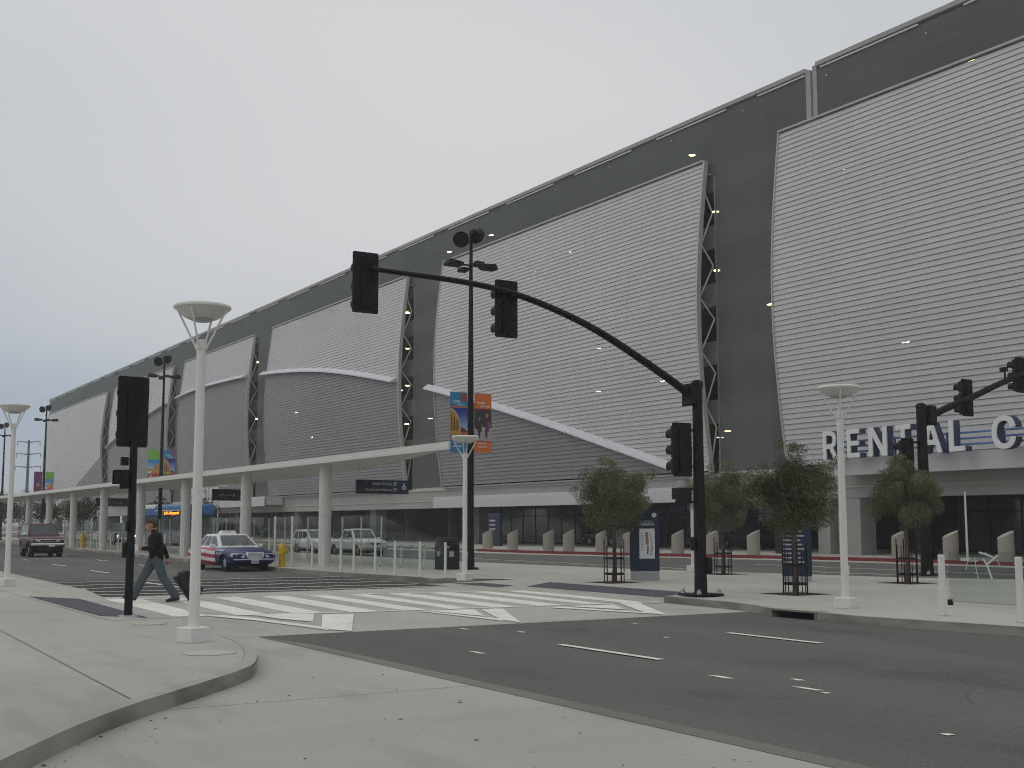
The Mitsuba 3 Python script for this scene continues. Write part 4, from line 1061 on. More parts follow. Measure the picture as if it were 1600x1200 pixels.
# ------------------------------------------------------------------ olive trees in guards
def leaf_cloud(g, clumps, n, size=(0.055, 0.12), tint=(0.080, 0.095, 0.048)):
    """Narrow leaves along small twigs spread through the clumps' volume: (vertices, faces, colours)."""
    w = np.array([c[3] ** 2 for c in clumps]); w = w / w.sum()
    idx = g.choice(len(clumps), n, p=w)
    C = np.array([c[:3] for c in clumps])[idx]; R = np.array([c[3] for c in clumps])[idx]
    d = g.normal(size=(n, 3)); d /= np.linalg.norm(d, axis=1, keepdims=True)
    pos = C + d * (R * g.random(n) ** 0.45)[:, None] * np.array([1, 1, 0.92])
    ax = d * 0.6 + g.normal(size=(n, 3)) * 0.7 + np.array([0, 0, 0.25]); ax /= np.linalg.norm(ax, axis=1, keepdims=True)
    sd = np.cross(ax, g.normal(size=(n, 3))); sd /= np.linalg.norm(sd, axis=1, keepdims=True) + 1e-9
    L = g.uniform(size[0], size[1], n)[:, None]; W = L * 0.26
    V = np.stack([pos, pos + ax * L * 0.5 + sd * W, pos + ax * L, pos + ax * L * 0.5 - sd * W], 1).reshape(-1, 3)
    base = np.arange(n)[:, None] * 4
    Fc = np.vstack([base + [0, 1, 2], base + [0, 2, 3]])
    tone = np.array([c[4] for c in clumps])[idx] * g.uniform(0.65, 1.4, n)
    col = np.array(tint)[None] * tone[:, None] * np.column_stack([g.uniform(0.85, 1.25, n), np.ones(n), g.uniform(0.7, 1.2, n)])
    return V, Fc, np.repeat(np.clip(col, 0, 1), 4, 0)


def olive(name, label, x, y, zb, zt, rad, seed, guard=True, n=42000, catg='tree', group='olive trees in iron guards', z0=SW, tint=(0.135, 0.155, 0.090), size=(0.028, 0.062)):
    g = np.random.default_rng(seed)
    t = thing(name, label, catg, group)
    cz, rz = (zb + zt) / 2, (zt - zb) / 2
    clumps = []
    for i in range(46):
        d = g.normal(size=3); d /= np.linalg.norm(d); q = g.random() ** 0.5 * 0.80
        px, py, pz = x + d[0] * rad * q, y + d[1] * rad * q, cz + d[2] * rz * q * (0.9 if d[2] < 0 else 1)
        clumps.append((px, py, pz, g.uniform(0.20, 0.40) * rad, g.uniform(0.75, 1.25)))
    for i in range(9):
        a = g.uniform(0, 6.28); q = g.uniform(0.7, 0.98)
        clumps.append((x + rad * q * math.cos(a), y + rad * q * math.sin(a), cz + rz * g.uniform(-0.5, 0.7), 0.16 * rad, g.uniform(0.9, 1.5)))
    for i in range(5):
        clumps.append((x + g.uniform(-0.4, 0.4) * rad, y + g.uniform(-0.4, 0.4) * rad, zt - 0.05 * rz + g.uniform(-0.05, 0.14), 0.12 * rad, g.uniform(1.1, 1.5)))
    top = cz - 0.25 * rz
    trunk = [tube([(x, y, z0 - 0.02), (x + 0.02, y + 0.01, z0 + 0.5), (x + 0.01, y - 0.02, top)], [0.075, 0.06, 0.045], 10)]
    part(t, 'trunk', trunk[0], 'bark')
    limbs = [tube([(x + 0.01, y - 0.02, top - 0.25 * g.random()), ((x + c[0]) / 2, (y + c[1]) / 2, top * 0.45 + c[2] * 0.55), c[:3]], [0.032, 0.02, 0.007], 6) for c in clumps[:16]]
    k_ = part(t, 'limbs', cat(*limbs), 'bark'); labels[k_] = {'kind': 'stuff'}
    V, Fc, col = leaf_cloud(g, clumps, n, size, tint)
    part(t, 'crown', trimesh.Trimesh(V, Fc, process=False), 'leaf', False, color=col)
    if guard:
        t2 = thing('tree_guard', 'black iron bar guard round ' + guard, 'tree guard', 'iron tree guards')
        part(t2, 'grate', box(x - 0.58, x + 0.58, y - 0.58, y + 0.58, SW - 0.03, SW - 0.004), 'soil', False)
        for i in range(8):
            a = math.pi / 4 * i + 0.2
            part(t2, 'bar', tube([(x + 0.27 * math.cos(a), y + 0.27 * math.sin(a), SW - 0.01), (x + 0.27 * math.cos(a), y + 0.27 * math.sin(a), 1.32 if i % 2 else 1.15)], 0.016 if i % 2 else 0.011, 6), 'black')
        for z in (0.36, 0.78):
            part(t2, 'ring', lathe([(0.262, z), (0.285, z), (0.285, z + 0.045), (0.262, z + 0.045), (0.262, z)], 24).apply_translation([x, y, 0]), 'black')
    return t


olive('olive_tree', 'olive tree left of the blue map kiosk, in front of the dark entrance', -27.48, 19.93, 1.38, 3.44, 1.14, 3, 'the tree left of the blue map kiosk')
olive('olive_tree', 'olive tree just right of the curved mast arm pole', -30.07, 26.06, 1.32, 3.60, 1.18, 14, 'the tree just right of the mast pole')
olive('olive_tree', 'largest dark olive tree, before the blue directory board left of the white lamp', -20.79, 20.15, 1.28, 3.50, 1.12, 25, 'the tree before the blue directory board', 42000, tint=(0.100, 0.118, 0.066))
olive('olive_tree', 'small round olive tree under the right-hand signal mast', -22.91, 26.29, 1.30, 3.42, 1.02, 36, 'the tree under the right-hand mast')
for i, (x, y, zt, r, sd) in enumerate([(-119, 25.5, 4.3, 1.6, 61), (-126, 23.5, 4.6, 1.8, 62), (-111, 30.5, 4.0, 1.4, 63), (-140, 21.5, 5.2, 2.2, 64), (-134, 27.5, 4.6, 1.8, 65), (-98, 30.5, 3.7, 1.2, 66), (-150, 25.0, 5.5, 2.4, 67)]):
    olive('plaza_tree', f'dark bushy tree beyond the canopy at left, {NTH[i]} of the far row', x, y, 1.2, zt, r, sd, False, 2600, group='dark trees beyond the far end of the canopy', tint=(0.075, 0.088, 0.056), size=(0.12, 0.26))
for i, (x, y, zt, r, sd) in enumerate([(-215, 14, 7.0, 5.0, 71), (-225, 24, 8.0, 5.5, 72), (-205, 6, 6.0, 4.5, 73), (-240, 33, 8.5, 5.5, 74)]):
    olive('broad_tree', f'broad dark tree at the far end of the road, {NTH[i]} of the distant clump', x, y, 0.4, zt, r, sd, False, 2400, group='broad trees at the end of the road', z0=0, tint=(0.075, 0.085, 0.056), size=(0.3, 0.7))

# ------------------------------------------------------------------ kiosk, directory board, bin, hydrants
def board(name, label, catg, x, y, az, w, z0, z1, arc):
    """A blue slab turned to face azimuth az (degrees), its top curved; returns key and a function local -> world matrix."""
    t = thing(name, label, catg)
    R = trimesh.transformations.rotation_matrix(math.radians(az), [0, 0, 1]); R[:3, 3] = [x, y, 0]
    return t, R


def put(t, nm, m, mat, R, smooth=30):
    m = m.copy(); m.apply_transform(R); return part(t, nm, m, mat, smooth)


def face_sheet(poly, yf):
    m = prism(poly, 0, 0.003); m.vertices = np.column_stack([m.vertices[:, 0], yf - m.vertices[:, 2], m.vertices[:, 1]]); trimesh.repair.fix_normals(m); return m


t, R = board('map_kiosk', 'blue information kiosk with a white map poster and orange curved top', 'information kiosk', -28.0, 21.4, 52, 0.9, 0, 2, 0)
prof = Polygon([(-0.43, 0.42), (0.40, 0.42), (0.40, 2.08), (0.2, 2.09), (-0.05, 2.07), (-0.25, 2.02), (-0.43, 1.93)])
m_ = prism(prof, -0.11, 0.11); m_.vertices = m_.vertices[:, [0, 2, 1]]; trimesh.repair.fix_normals(m_); put(t, 'cabinet', m_, 'navy', R, False)
put(t, 'plinth', rbox(-0.42, 0.39, -0.10, 0.10, SW, 0.418, 0.006), 'dull_metal', R)
put(t, 'top_accent', face_sheet(Polygon([(-0.43, 1.93), (-0.25, 2.02), (-0.05, 2.07), (0.05, 2.08), (-0.1, 2.035), (-0.25, 1.97), (-0.43, 1.87)]), -0.112), 'orange', R, False)
pk_ = put(t, 'map_poster', face_sheet(sbox(-0.16, 0.76, 0.27, 1.60), -0.112), 'sign_white', R, False)
for nm, p, mt in (('map_block', Polygon([(0.02, 1.15), (0.0, 1.5), (0.09, 1.5), (0.10, 1.14)]), 'photo_skin'), ('map_block', Polygon([(0.14, 1.5), (0.2, 1.3), (0.22, 1.05), (0.19, 0.85), (0.14, 0.85), (0.14, 1.0), (0.17, 1.1), (0.15, 1.3)]), 'sign_grey'), ('map_block', Polygon([(0.05, 0.9), (0.09, 0.9), (0.10, 1.12), (0.06, 1.12)]), 'navy'),
                  ('map_line', unary_union([sbox(-0.13, z, -0.03, z + 0.02) for z in np.arange(1.0, 1.5, 0.05)]), 'sign_grey'), ('map_line', sbox(-0.05, 0.92 - 0.07, 0.24, 0.86), 'sign_grey')):
    part(pk_, nm, (lambda m: (m.apply_transform(R), m)[1])(face_sheet(p, -0.116)), mt, False)
tx1 = wall_text('SAN JOSE AIRPORT', 0.042, 0, 0, 0, 0.003, True, width=0.40); put(t, 'lettering', tx1.apply_translation([-0.15, -0.113, 1.78]), 'sign_grey', R)
tx2 = wall_text('INFORMATION', 0.058, 0, 0, 0, 0.003, True, width=0.41); put(t, 'lettering', tx2.apply_translation([-0.15, -0.113, 1.69]), 'sign_white', R)
put(t, 'info_symbol', face_sheet(affinity.translate(LineString([(0, 0), (0.001, 0)]).buffer(0.065), 0.26, 1.98), -0.113), 'sign_white', R, False)
put(t, 'info_symbol', wall_text('i', 0.075, 0.247, -0.1165, 1.945, 0.003, True), 'navy', R)

t, R = board('directory_board', 'dark blue directory board behind the largest olive tree', 'information kiosk', -25.2, 24.5, 50, 0.9, 0, 2, 0)
m_ = prism(Polygon([(-0.40, 0.3), (0.40, 0.3), (0.40, 2.05), (-0.40, 1.9)]), -0.1, 0.1); m_.vertices = m_.vertices[:, [0, 2, 1]]; trimesh.repair.fix_normals(m_); put(t, 'cabinet', m_, 'navy', R, False)
put(t, 'plinth', rbox(-0.38, 0.38, -0.09, 0.09, SW, 0.298, 0.006), 'dull_metal', R)
for i in range(9):
    z = 1.62 - 0.12 * i
    put(t, 'text_row', face_sheet(unary_union([sbox(-0.36, z, -0.33, z + 0.05), sbox(-0.30, z, -0.30 + 0.16 + 0.1 * ((i * 7) % 3), z + 0.04), sbox(0.02, z, 0.1 + 0.05 * (i % 3), z + 0.04)]), -0.102), 'sign_grey', R, False)
t = thing('directory_board', 'dark blue panel with a white symbol by the twin concrete columns', 'information kiosk')
part(t, 'cabinet', rbox(-48.9, -47.3, 46.0, 46.25, SW, 2.6, 0.03), 'navy_dark'); part(t, 'symbol', box(-48.0, -47.6, 45.99, 45.997, 1.35, 1.75), 'sign_grey', False)
t = thing('directory_board', 'slim dark blue sign with pale lettering behind the first tan bollards', 'information kiosk')
part(t, 'cabinet', rbox(-77.6, -75.9, 45.0, 45.2, SW, 2.5, 0.03), 'navy'); part(t, 'lettering', cat(*[box(-77.3, -76.5, 44.98, 44.995, z, z + 0.12) for z in (1.3, 1.6, 1.9)]), 'sign_grey', False)

t = thing('litter_bin', 'dark green square litter bin beside the tall black pole', 'litter bin')
x, y = -38.35, 20.6
part(t, 'body', rbox(x - 0.33, x + 0.33, y - 0.33, y + 0.33, SW, SW + 0.93, 0.04), 'bin_green')
part(t, 'hood', tri(m3.Manifold.batch_hull([m3.Manifold.sphere(0.04, 10).translate([x + a * q, y + b * q, SW + z]) for a in (-1, 1) for b in (-1, 1) for q, z in ((0.30, 0.98), (0.27, 1.08))])), 'bin_green')
part(t, 'hatch', rbox(x + 0.325, x + 0.345, y - 0.2, y + 0.2, SW + 0.74, SW + 0.88, 0.008), 'black_matt')
part(t, 'badge', cat(box(x + 0.331, x + 0.336, y - 0.10, y + 0.08, SW + 0.45, SW + 0.64)), 'sign_grey', False); part(t, 'badge', box(x - 0.12, x + 0.06, y - 0.336, y - 0.331, SW + 0.45, SW + 0.64), 'sign_grey', False)


def hydrant(x, y, lab, s=1.0):
    t = thing('fire_hydrant', lab, 'fire hydrant')
    A = lambda m: (m.apply_scale(s), m.apply_translation([x, y, SW]), m)[2]
    part(t, 'barrel', A(lathe([(0, 0), (0.15, 0), (0.15, 0.035), (0.10, 0.04), (0.095, 0.40), (0.135, 0.41), (0.135, 0.45), (0.105, 0.455), (0.105, 0.58), (0.13, 0.585), (0.13, 0.62), (0, 0.62)], 20)), 'yellow')
    part(t, 'bonnet', A(lathe([(0.128, 0.62), (0.115, 0.69), (0.07, 0.745), (0.035, 0.76), (0.035, 0.80), (0, 0.80)], 20)), 'yellow')
    for a in (0, 90, 180):
        c = lathe([(0, 0.09), (0.055, 0.09), (0.055, 0.16), (0.068, 0.165), (0.068, 0.20), (0.03, 0.21), (0, 0.21)], 14); c = rot(c, 90, (0, 1, 0)); c = rot(c, a); c.apply_translation([0, 0, 0.51]); part(t, 'outlet', A(c), 'yellow')


hydrant(-44.3, 16.75, 'yellow fire hydrant on the far kerb just right of the taxi', 1.15)
hydrant(-87.0, 18.6, 'yellow fire hydrant at far left behind the red off-roader', 1.25)

# ------------------------------------------------------------------ vehicles
def ring(x, hw, zb, zt, n=28, e=0.36, tuck=0.06):
    a = np.arange(n) * 2 * math.pi / n + math.pi / n
    c, s_ = np.cos(a), np.sin(a)
    y = hw * np.sign(c) * np.abs(c) ** e; z = (zb + zt) / 2 + (zt - zb) / 2 * np.sign(s_) * np.abs(s_) ** e
    f = (z - zb) / (zt - zb)
    y = y * (1 - tuck * np.clip((0.35 - f) / 0.35, 0, 1) - 0.05 * np.clip((f - 0.65) / 0.35, 0, 1) ** 2)
    return np.column_stack([np.full(n, x), y, z])


def wheel(k, x, y, r, w, side, rim='dull_metal', spokes=7):
    tm = lathe([(r * 0.62, -w / 2), (r * 0.93, -w / 2), (r, -w / 2 + 0.03), (r, w / 2 - 0.03), (r * 0.93, w / 2), (r * 0.62, w / 2), (r * 0.62, -w / 2)], 28)
    rm = lathe([(0, w / 2 - 0.055), (r * 0.50, w / 2 - 0.06), (r * 0.56, w / 2 - 0.02), (r * 0.63, w / 2 - 0.004), (r * 0.63, -w / 2 + 0.02), (0, -w / 2 + 0.02)], 28)
    sp = []
    for i in range(spokes):
        b = rbox(0.02, r * 0.56, -0.028, 0.028, w / 2 - 0.05, w / 2 - 0.012, 0.008); sp.append(rot(b, 360 / spokes * i))
    sp.append(lathe([(0, w / 2 - 0.05), (0.065, w / 2 - 0.05), (0.055, w / 2 + 0.0), (0, w / 2 + 0.004)], 14))
    for i in range(spokes):
        pass
    out = []
    for m in (tm, rm, cat(*sp)):
        m = rot(m, -90 * side if side > 0 else 90, (1, 0, 0)); m.apply_translation([x, y, r]); out.append(m)
    n = k.add('wheel', out[0], 'tyre'); k.add(n + '__rim', out[1], 'black_matt'); k.add(n + '__spokes', out[2], rim)


def quad_glass(c4, inset, out, thick=0.006):
    """A pane on a flat face given by four corners (counter-clockwise from outside), inset as fractions (left, right, bottom, top)."""
    c = np.array(c4, float)
    n = np.cross(c[1] - c[0], c[3] - c[0]); n /= np.linalg.norm(n)
    l, r_, b, t_ = inset
    P = lambda u, v: (c[0] * (1 - u) + c[1] * u) * (1 - v) + (c[3] * (1 - u) + c[2] * u) * v
    q = np.array([P(l, b), P(1 - r_, b), P(1 - r_, 1 - t_), P(l, 1 - t_)])
    V = np.vstack([q + n * out, q + n * (out - thick)])
    m = trimesh.Trimesh(V, [[0, 1, 2], [0, 2, 3], [4, 6, 5], [4, 7, 6], [0, 4, 5], [0, 5, 1], [1, 5, 6], [1, 6, 2], [2, 6, 7], [2, 7, 3], [3, 7, 4], [3, 4, 0]], process=False)
    return m


def car(k, st, wb, r, tw, gh, paint, roof_paint, low=None, pillars=(0.40, 0.72), tyre_w=0.21, arch=1.12, rim='chrome', rail=False, glass='car_glass'):
    body = loft([ring(*s) for s in st])
    man = m3.Manifold(m3.Mesh(np.array(body.vertices, np.float32), np.array(body.faces, np.uint32)))
    for x in wb:
        for s in (-1, 1):
            cy = m3.Manifold.cylinder(0.34, r * arch, r * arch, 28).rotate([90, 0, 0]).translate([x, s * (tw / 2 + 0.0) + 0.17, r * 1.0])
            man = man - cy
    k.add('body', tri(man), paint, 35)
    for x in wb:
        for s in (-1, 1):
            wheel(k, x, s * (tw / 2 - tyre_w / 2 + 0.02), r, tyre_w, s, rim)
    k.add('underbody', rbox(min(wb) - 0.1, max(wb) + 0.2, -tw / 2 + 0.3, tw / 2 - 0.3, 0.18, 0.5, 0.03), 'black_matt')
    fb, ft, rt, rb, zb, zt, wbm, wt = gh
    rr = 0.06
    C = {'fb': (fb, wbm, zb), 'rb': (rb, wbm, zb), 'ft': (ft, wt, zt - rr), 'rt': (rt, wt, zt - rr)}
    pts = [(x, s * y, z) for x, y, z in C.values() for s in (-1, 1)]
    k.add('roof', tri(m3.Manifold.batch_hull([m3.Manifold.sphere(rr, 14).translate(list(p)) for p in pts] + [m3.Manifold.sphere(rr, 14).translate([(ft + rt) / 2, 0, zt - rr + 0.025])])), roof_paint, 30)
    o = rr + 0.006
    R_ = lambda n, s: (C[n][0], s * C[n][1], C[n][2])
    k.add('windscreen', quad_glass([R_('fb', -1), R_('fb', 1), R_('ft', 1), R_('ft', -1)], (0.04, 0.04, 0.06, 0.08), o), glass, False)
    k.add('rear_window', quad_glass([R_('rb', 1), R_('rb', -1), R_('rt', -1), R_('rt', 1)], (0.06, 0.06, 0.2, 0.1), o), glass, False)
    for s in (-1, 1):
        a, b, c, d = ('rb', 'fb', 'ft', 'rt') if s < 0 else ('fb', 'rb', 'rt', 'ft')
        edges = [0.0] + list(pillars) + [1.0]
        for u0, u1 in zip(edges[:-1], edges[1:]):
            l, r2 = (u0 + 0.02, 1 - u1 + 0.02) if s < 0 else (1 - u1 + 0.02, u0 + 0.02)
            l = max(l, 0.05) if s < 0 else max(l, 0.05)
            k.add('side_window', quad_glass([R_(a, s), R_(b, s), R_(c, s), R_(d, s)], (l, max(r2, 0.05), 0.10, 0.10), o), glass, False)
    if low:
        pass


def mirror(k, x, y, z, mat):
    for s in (-1, 1):
        k.add('mirror', cat(rbox(x - 0.06, x + 0.07, s * y + (0.0 if s > 0 else -0.2), s * y + (0.2 if s > 0 else 0.0), z, z + 0.14, 0.035)), mat)


# taxi
TX, TY, TR, TS = -46.3, 15.4, 2.6, 0.92
_c, _s = math.cos(math.radians(TR)), math.sin(math.radians(TR))


def flag_fn(p, n, uv):
    lx = ((p.x - TX) * _c + (p.y - TY) * _s) / TS
    ly = (-(p.x - TX) * _s + (p.y - TY) * _c) / TS
    lz = p.z / TS
    wv = 0.025 * dr.sin(lx * 2.1)
    b = (lz + wv - 0.26) / 0.145
    red = (dr.floor(b) - 2 * dr.floor(dr.floor(b) / 2)) < 0.5
    stripe = dr.select(red, mi.Color3f(0.36, 0.016, 0.032), mi.Color3f(0.70, 0.69, 0.67))
    stripe = dr.select(lz > 0.955, mi.Color3f(0.70, 0.69, 0.67), stripe)
    cx, cy = dr.floor(lx / 0.16), dr.floor(lz / 0.13)
    dx, dz = lx / 0.16 - cx - 0.5, (lz / 0.13 - cy - 0.5) * 0.8
    star = (dr.sqrt(dx * dx + dz * dz) < 0.27) & (lx > 0.8) & (lx < 1.65) & (lz > 0.62) & (lz < 0.93) & (dr.abs(ly) > 0.6)
    blue = dr.select(star, mi.Color3f(0.65, 0.66, 0.68), mi.Color3f(0.007, 0.022, 0.105))
    return dr.select(lx > 0.88 - 0.25 * (lz - 0.6), blue, stripe)


pbr('flag_paint', proc(flag_fn), 0.3, spec=0.3, coat=0.25)
k = Kit()
st = [(2.75, 0.76, 0.40, 0.70), (2.70, 0.87, 0.34, 0.76), (2.45, 0.94, 0.26, 0.83), (2.1, 0.965, 0.22, 0.87), (1.7, 0.98, 0.20, 0.905), (1.0, 0.99, 0.19, 0.96), (0.2, 0.99, 0.19, 0.965), (-0.8, 0.99, 0.19, 0.97), (-1.6, 0.98, 0.20, 0.985), (-2.2, 0.95, 0.26, 0.975), (-2.6, 0.90, 0.34, 0.93), (-2.74, 0.78, 0.42, 0.84)]
car(k, st, (1.68, -1.31), 0.345, 1.72, (1.02, 0.18, -1.05, -1.85, 0.93, 1.475, 0.80, 0.60), 'flag_paint', 'car_white', pillars=(0.34, 0.62), rim='chrome')
mirror(k, 0.75, 0.93, 0.93, 'car_white')
k.add('roof_sign', tri(m3.Manifold.batch_hull([m3.Manifold.sphere(0.02, 8).translate([-0.35 + a * q, b * w, z]) for a in (-1, 1) for b in (-1, 1) for q, w, z in ((0.13, 0.34, 1.50), (0.09, 0.28, 1.60))])), 'car_white')
n = k.add('roof_sign_lettering', (lambda m: (m.apply_translation([0, -0.17, 0]), m)[1])(wall_text('TAXI', 0.07, -0.222, 0, 1.525, 0.004, True, '+x')), 'photo_red')
grille = tri(m3.Manifold.batch_hull([m3.Manifold.sphere(0.03, 10).translate([2.745 - 0.10 * (z - 0.5), y, z]) for y, z in ((-0.36, 0.74), (0.36, 0.74), (-0.27, 0.53), (0.27, 0.53), (-0.39, 0.68), (0.39, 0.68))]))
n = k.add('grille', grille, 'chrome')
k.add(n + '__bar', cat(*[rbox(2.70, 2.785, y - 0.006, y + 0.006, 0.545, 0.745, 0.003) for y in np.linspace(-0.3, 0.3, 17)]), 'dull_metal')
for s in (-1, 1):
    k.add('headlight', tri(m3.Manifold.batch_hull([m3.Manifold.sphere(0.025, 8).translate([x, s * y, z]) for x, y, z in ((2.735, 0.46, 0.575), (2.725, 0.46, 0.70), (2.715, 0.78, 0.585), (2.695, 0.79, 0.715), (2.52, 0.925, 0.61), (2.50, 0.92, 0.71))])), 'lens_clear')
    k.add('indicator', tri(m3.Manifold.batch_hull([m3.Manifold.sphere(0.015, 8).translate([x, s * y, z]) for x, y, z in ((2.41, 0.92, 0.62), (2.36, 0.925, 0.70), (2.30, 0.935, 0.63), (2.28, 0.935, 0.69))])), 'amber')
    k.add('tail_light', rbox(-2.68, -2.56, s * 0.80 - 0.1, s * 0.80 + 0.1, 0.60, 0.82, 0.02), 'photo_red')
    for x in (0.15, -0.95):
        k.add('door_handle', rbox(x - 0.09, x + 0.09, s * 0.985 - 0.015, s * 0.985 + 0.015, 0.79, 0.825, 0.01), 'chrome')
    for x in (0.92, -0.18, -1.12):
        k.add('door_seam', rbox(x - 0.006, x + 0.006, s * 0.991 - 0.003, s * 0.991 + 0.003, 0.30, 0.90, 0.002), 'black_matt')
k.add('bumper_strip', tri(m3.Manifold.batch_hull([m3.Manifold.sphere(0.02, 8).translate([x, y, z]) for x, y in ((2.755, -0.7), (2.755, 0.7), (2.69, 0.86), (2.69, -0.86)) for z in (0.475, 0.50)])), 'chrome')
k.add('number_plate', rbox(2.765, 2.78, -0.155, 0.155, 0.33, 0.465, 0.004), 'plate'); k.add('plate_lettering', cat(*[box(2.781, 2.783, -0.11 + 0.035 * i, -0.088 + 0.035 * i, 0.365, 0.425) for i in range(7)]), 'navy', False)
k.add('wiper', cat(tube([(1.08, -0.45, 0.985), (0.70, -0.05, 1.28)], 0.010, 5), tube([(1.08, 0.2, 0.985), (0.72, 0.5, 1.26)], 0.010, 5)), 'black_matt')
k.place(thing('taxi', 'taxi with white roof, red and white flag stripes and blue bonnet', 'taxi'), at(TX, TY, 0.004, TR, TS))

# maroon off-roader
k = Kit()
st = [(2.18, 0.72, 0.52, 0.86), (2.12, 0.82, 0.46, 0.98), (1.9, 0.855, 0.42, 1.07), (1.2, 0.87, 0.40, 1.12), (0.75, 0.88, 0.40, 1.15), (0, 0.88, 0.40, 1.14), (-1.4, 0.88, 0.42, 1.14), (-2.0, 0.87, 0.46, 1.13), (-2.2, 0.82, 0.55, 1.08)]
car(k, st, (1.35, -1.30), 0.385, 1.66, (0.72, 0.10, -1.95, -2.08, 1.10, 1.76, 0.76, 0.63), 'car_maroon', 'car_maroon', pillars=(0.33, 0.64), tyre_w=0.26, rim='dull_metal', arch=1.16)
mirror(k, 0.60, 0.86, 1.14, 'chrome')
k.add('lower_cladding', loft([ring(x, hw + 0.012, 0.40, 0.72, e=0.2, tuck=0.0) for x, hw in ((0.82, 0.86), (0.0, 0.872), (-0.75, 0.872))]), 'car_maroon_low', 35)
n = k.add('grille', rbox(2.14, 2.215, -0.46, 0.46, 0.80, 0.95, 0.02), 'chrome'); k.add(n + '__mesh', rbox(2.20, 2.225, -0.40, 0.40, 0.83, 0.92, 0.01), 'navy_dark')
for s in (-1, 1):
    k.add('headlight', tri(m3.Manifold.batch_hull([m3.Manifold.sphere(0.02, 8).translate([x, s * y, z]) for x, y in ((2.17, 0.50), (2.08, 0.77)) for z in (0.81, 0.93)])), 'lens_clear')
    k.add('indicator', rbox(2.02, 2.09, s * 0.80 - 0.03, s * 0.80 + 0.03, 0.80, 0.93, 0.02), 'amber')
    k.add('fender_flare', tri(m3.Manifold.cylinder(0.12, 0.50, 0.50, 24).rotate([90, 0, 0]).translate([1.35, s * 0.86 + 0.06, 0.385]) - m3.Manifold.cylinder(0.4, 0.445, 0.445, 24).rotate([90, 0, 0]).translate([1.35, s * 0.86 + 0.2, 0.385]) - m3.Manifold.cube([2, 2, 1], True).translate([1.35, s * 0.86, 0.0])), 'car_maroon_low')
    k.add('roof_rail', tube([(0.05, s * 0.58, 1.80), (-1.85, s * 0.58, 1.80)], 0.02, 6), 'black_matt')
k.add('front_bumper', rbox(2.12, 2.30, -0.84, 0.84, 0.60, 0.745, 0.04), 'chrome'); k.add('bumper_apron', rbox(2.05, 2.22, -0.78, 0.78, 0.38, 0.60, 0.04), 'black_matt')
k.add('number_plate', rbox(2.30, 2.312, 0.02, 0.33, 0.555, 0.705, 0.004), 'plate')
k.place(thing('off_roader', 'dark red off-roader with chrome bumper driving up the road at left', 'car'), at(-71.2, 13.05, 0.004, -1.5, 1.0))

# white cars on the inner road behind the glass, dark van with lit headlamps
def simple_car(name, lab, paint, st, gh, wb, r, tw, M, lit=False, pil=(0.33, 0.64)):
    k = Kit(); car(k, st, wb, r, tw, gh, paint, paint, pillars=pil, rim='dull_metal'); mirror(k, gh[0] - 0.1, st[4][1] - 0.02, gh[4] + 0.02, paint)
    for s in (-1, 1):
        hl = rbox(st[1][0] - 0.06, st[0][0] + 0.02, s * 0.62 - 0.12, s * 0.62 + 0.12, st[0][3] - 0.18, st[0][3] - 0.03, 0.03)
        n = k.add('headlight', hl, 'lens_clear')
        if lit:
            d = mikit.ply(lathe([(0, 0), (0.07, 0), (0, 0.02)], 12), 'white', False)
            d['emitter'] = {'type': 'area', 'radiance': {'type': 'rgb', 'value': [9, 8, 5.5]}}
            k.items.append((n + '__bulb', {**d, '_at': (st[0][0] + 0.03, s * 0.62, st[0][3] - 0.10)}))
    k.add('grille', rbox(st[0][0] - 0.04, st[0][0] + 0.015, -0.4, 0.4, st[0][3] - 0.2, st[0][3] - 0.05, 0.02), 'black_matt'); k.add('front_bumper', rbox(st[0][0] - 0.08, st[0][0] + 0.06, -0.78, 0.78, st[0][2] + 0.02, st[0][2] + 0.16, 0.03), 'dull_metal')
    key = thing(name, lab, 'car')
    for n, d in k.items:
        d = dict(d); p = d.pop('_at', None)
        scene[key + '__' + n] = {**d, 'to_world': M if p is None else M @ T().translate([float(v) for v in p]).rotate([0, 1, 0], 90)}


st_suv = [(2.18, 0.72, 0.42, 0.80), (2.1, 0.84, 0.36, 0.92), (1.8, 0.88, 0.32, 1.0), (1.1, 0.9, 0.30, 1.04), (0.75, 0.9, 0.30, 1.06), (0, 0.9, 0.3, 1.06), (-1.4, 0.9, 0.32, 1.06), (-2.0, 0.88, 0.38, 1.04), (-2.2, 0.82, 0.46, 0.98)]
gh_suv = (0.72, 0.0, -1.85, -2.08, 1.0, 1.66, 0.78, 0.64)
simple_car('white_car', 'white estate car behind the glass screen left of the round column', 'car_white', st_suv, gh_suv, (1.35, -1.3), 0.34, 1.68, at(-68.6, 28.0, 0.004, 3, 0.84))
st_pk = [(2.75, 0.75, 0.46, 0.92), (2.68, 0.90, 0.40, 1.02), (2.3, 0.95, 0.36, 1.10), (1.5, 0.96, 0.34, 1.14), (0.9, 0.97, 0.34, 1.14), (0, 0.97, 0.34, 1.12), (-1.4, 0.97, 0.36, 1.12), (-2.4, 0.96, 0.42, 1.12), (-2.75, 0.94, 0.5, 1.10)]
gh_pk = (1.15, 0.55, -0.55, -0.85, 1.08, 1.78, 0.82, 0.68)
simple_car('white_pickup', 'white pickup truck behind the glass screen right of the round column', 'car_white', st_pk, gh_pk, (1.75, -1.75), 0.37, 1.75, at(-63.0, 28.2, 0.004, 2, 0.82), pil=(0.48,))
simple_car('dark_car', 'dark car with lit headlamps far behind the white bollards at left', 'car_dark', st_suv, gh_suv, (1.35, -1.3), 0.34, 1.68, at(-100.0, 24.2, SW, 0), True)
simple_car('dark_car', 'dark car in the shade just left of the olive tree beside the map kiosk', 'car_dark', st_suv, gh_suv, (1.35, -1.3), 0.34, 1.68, at(-71.5, 51.5, SW, 180))
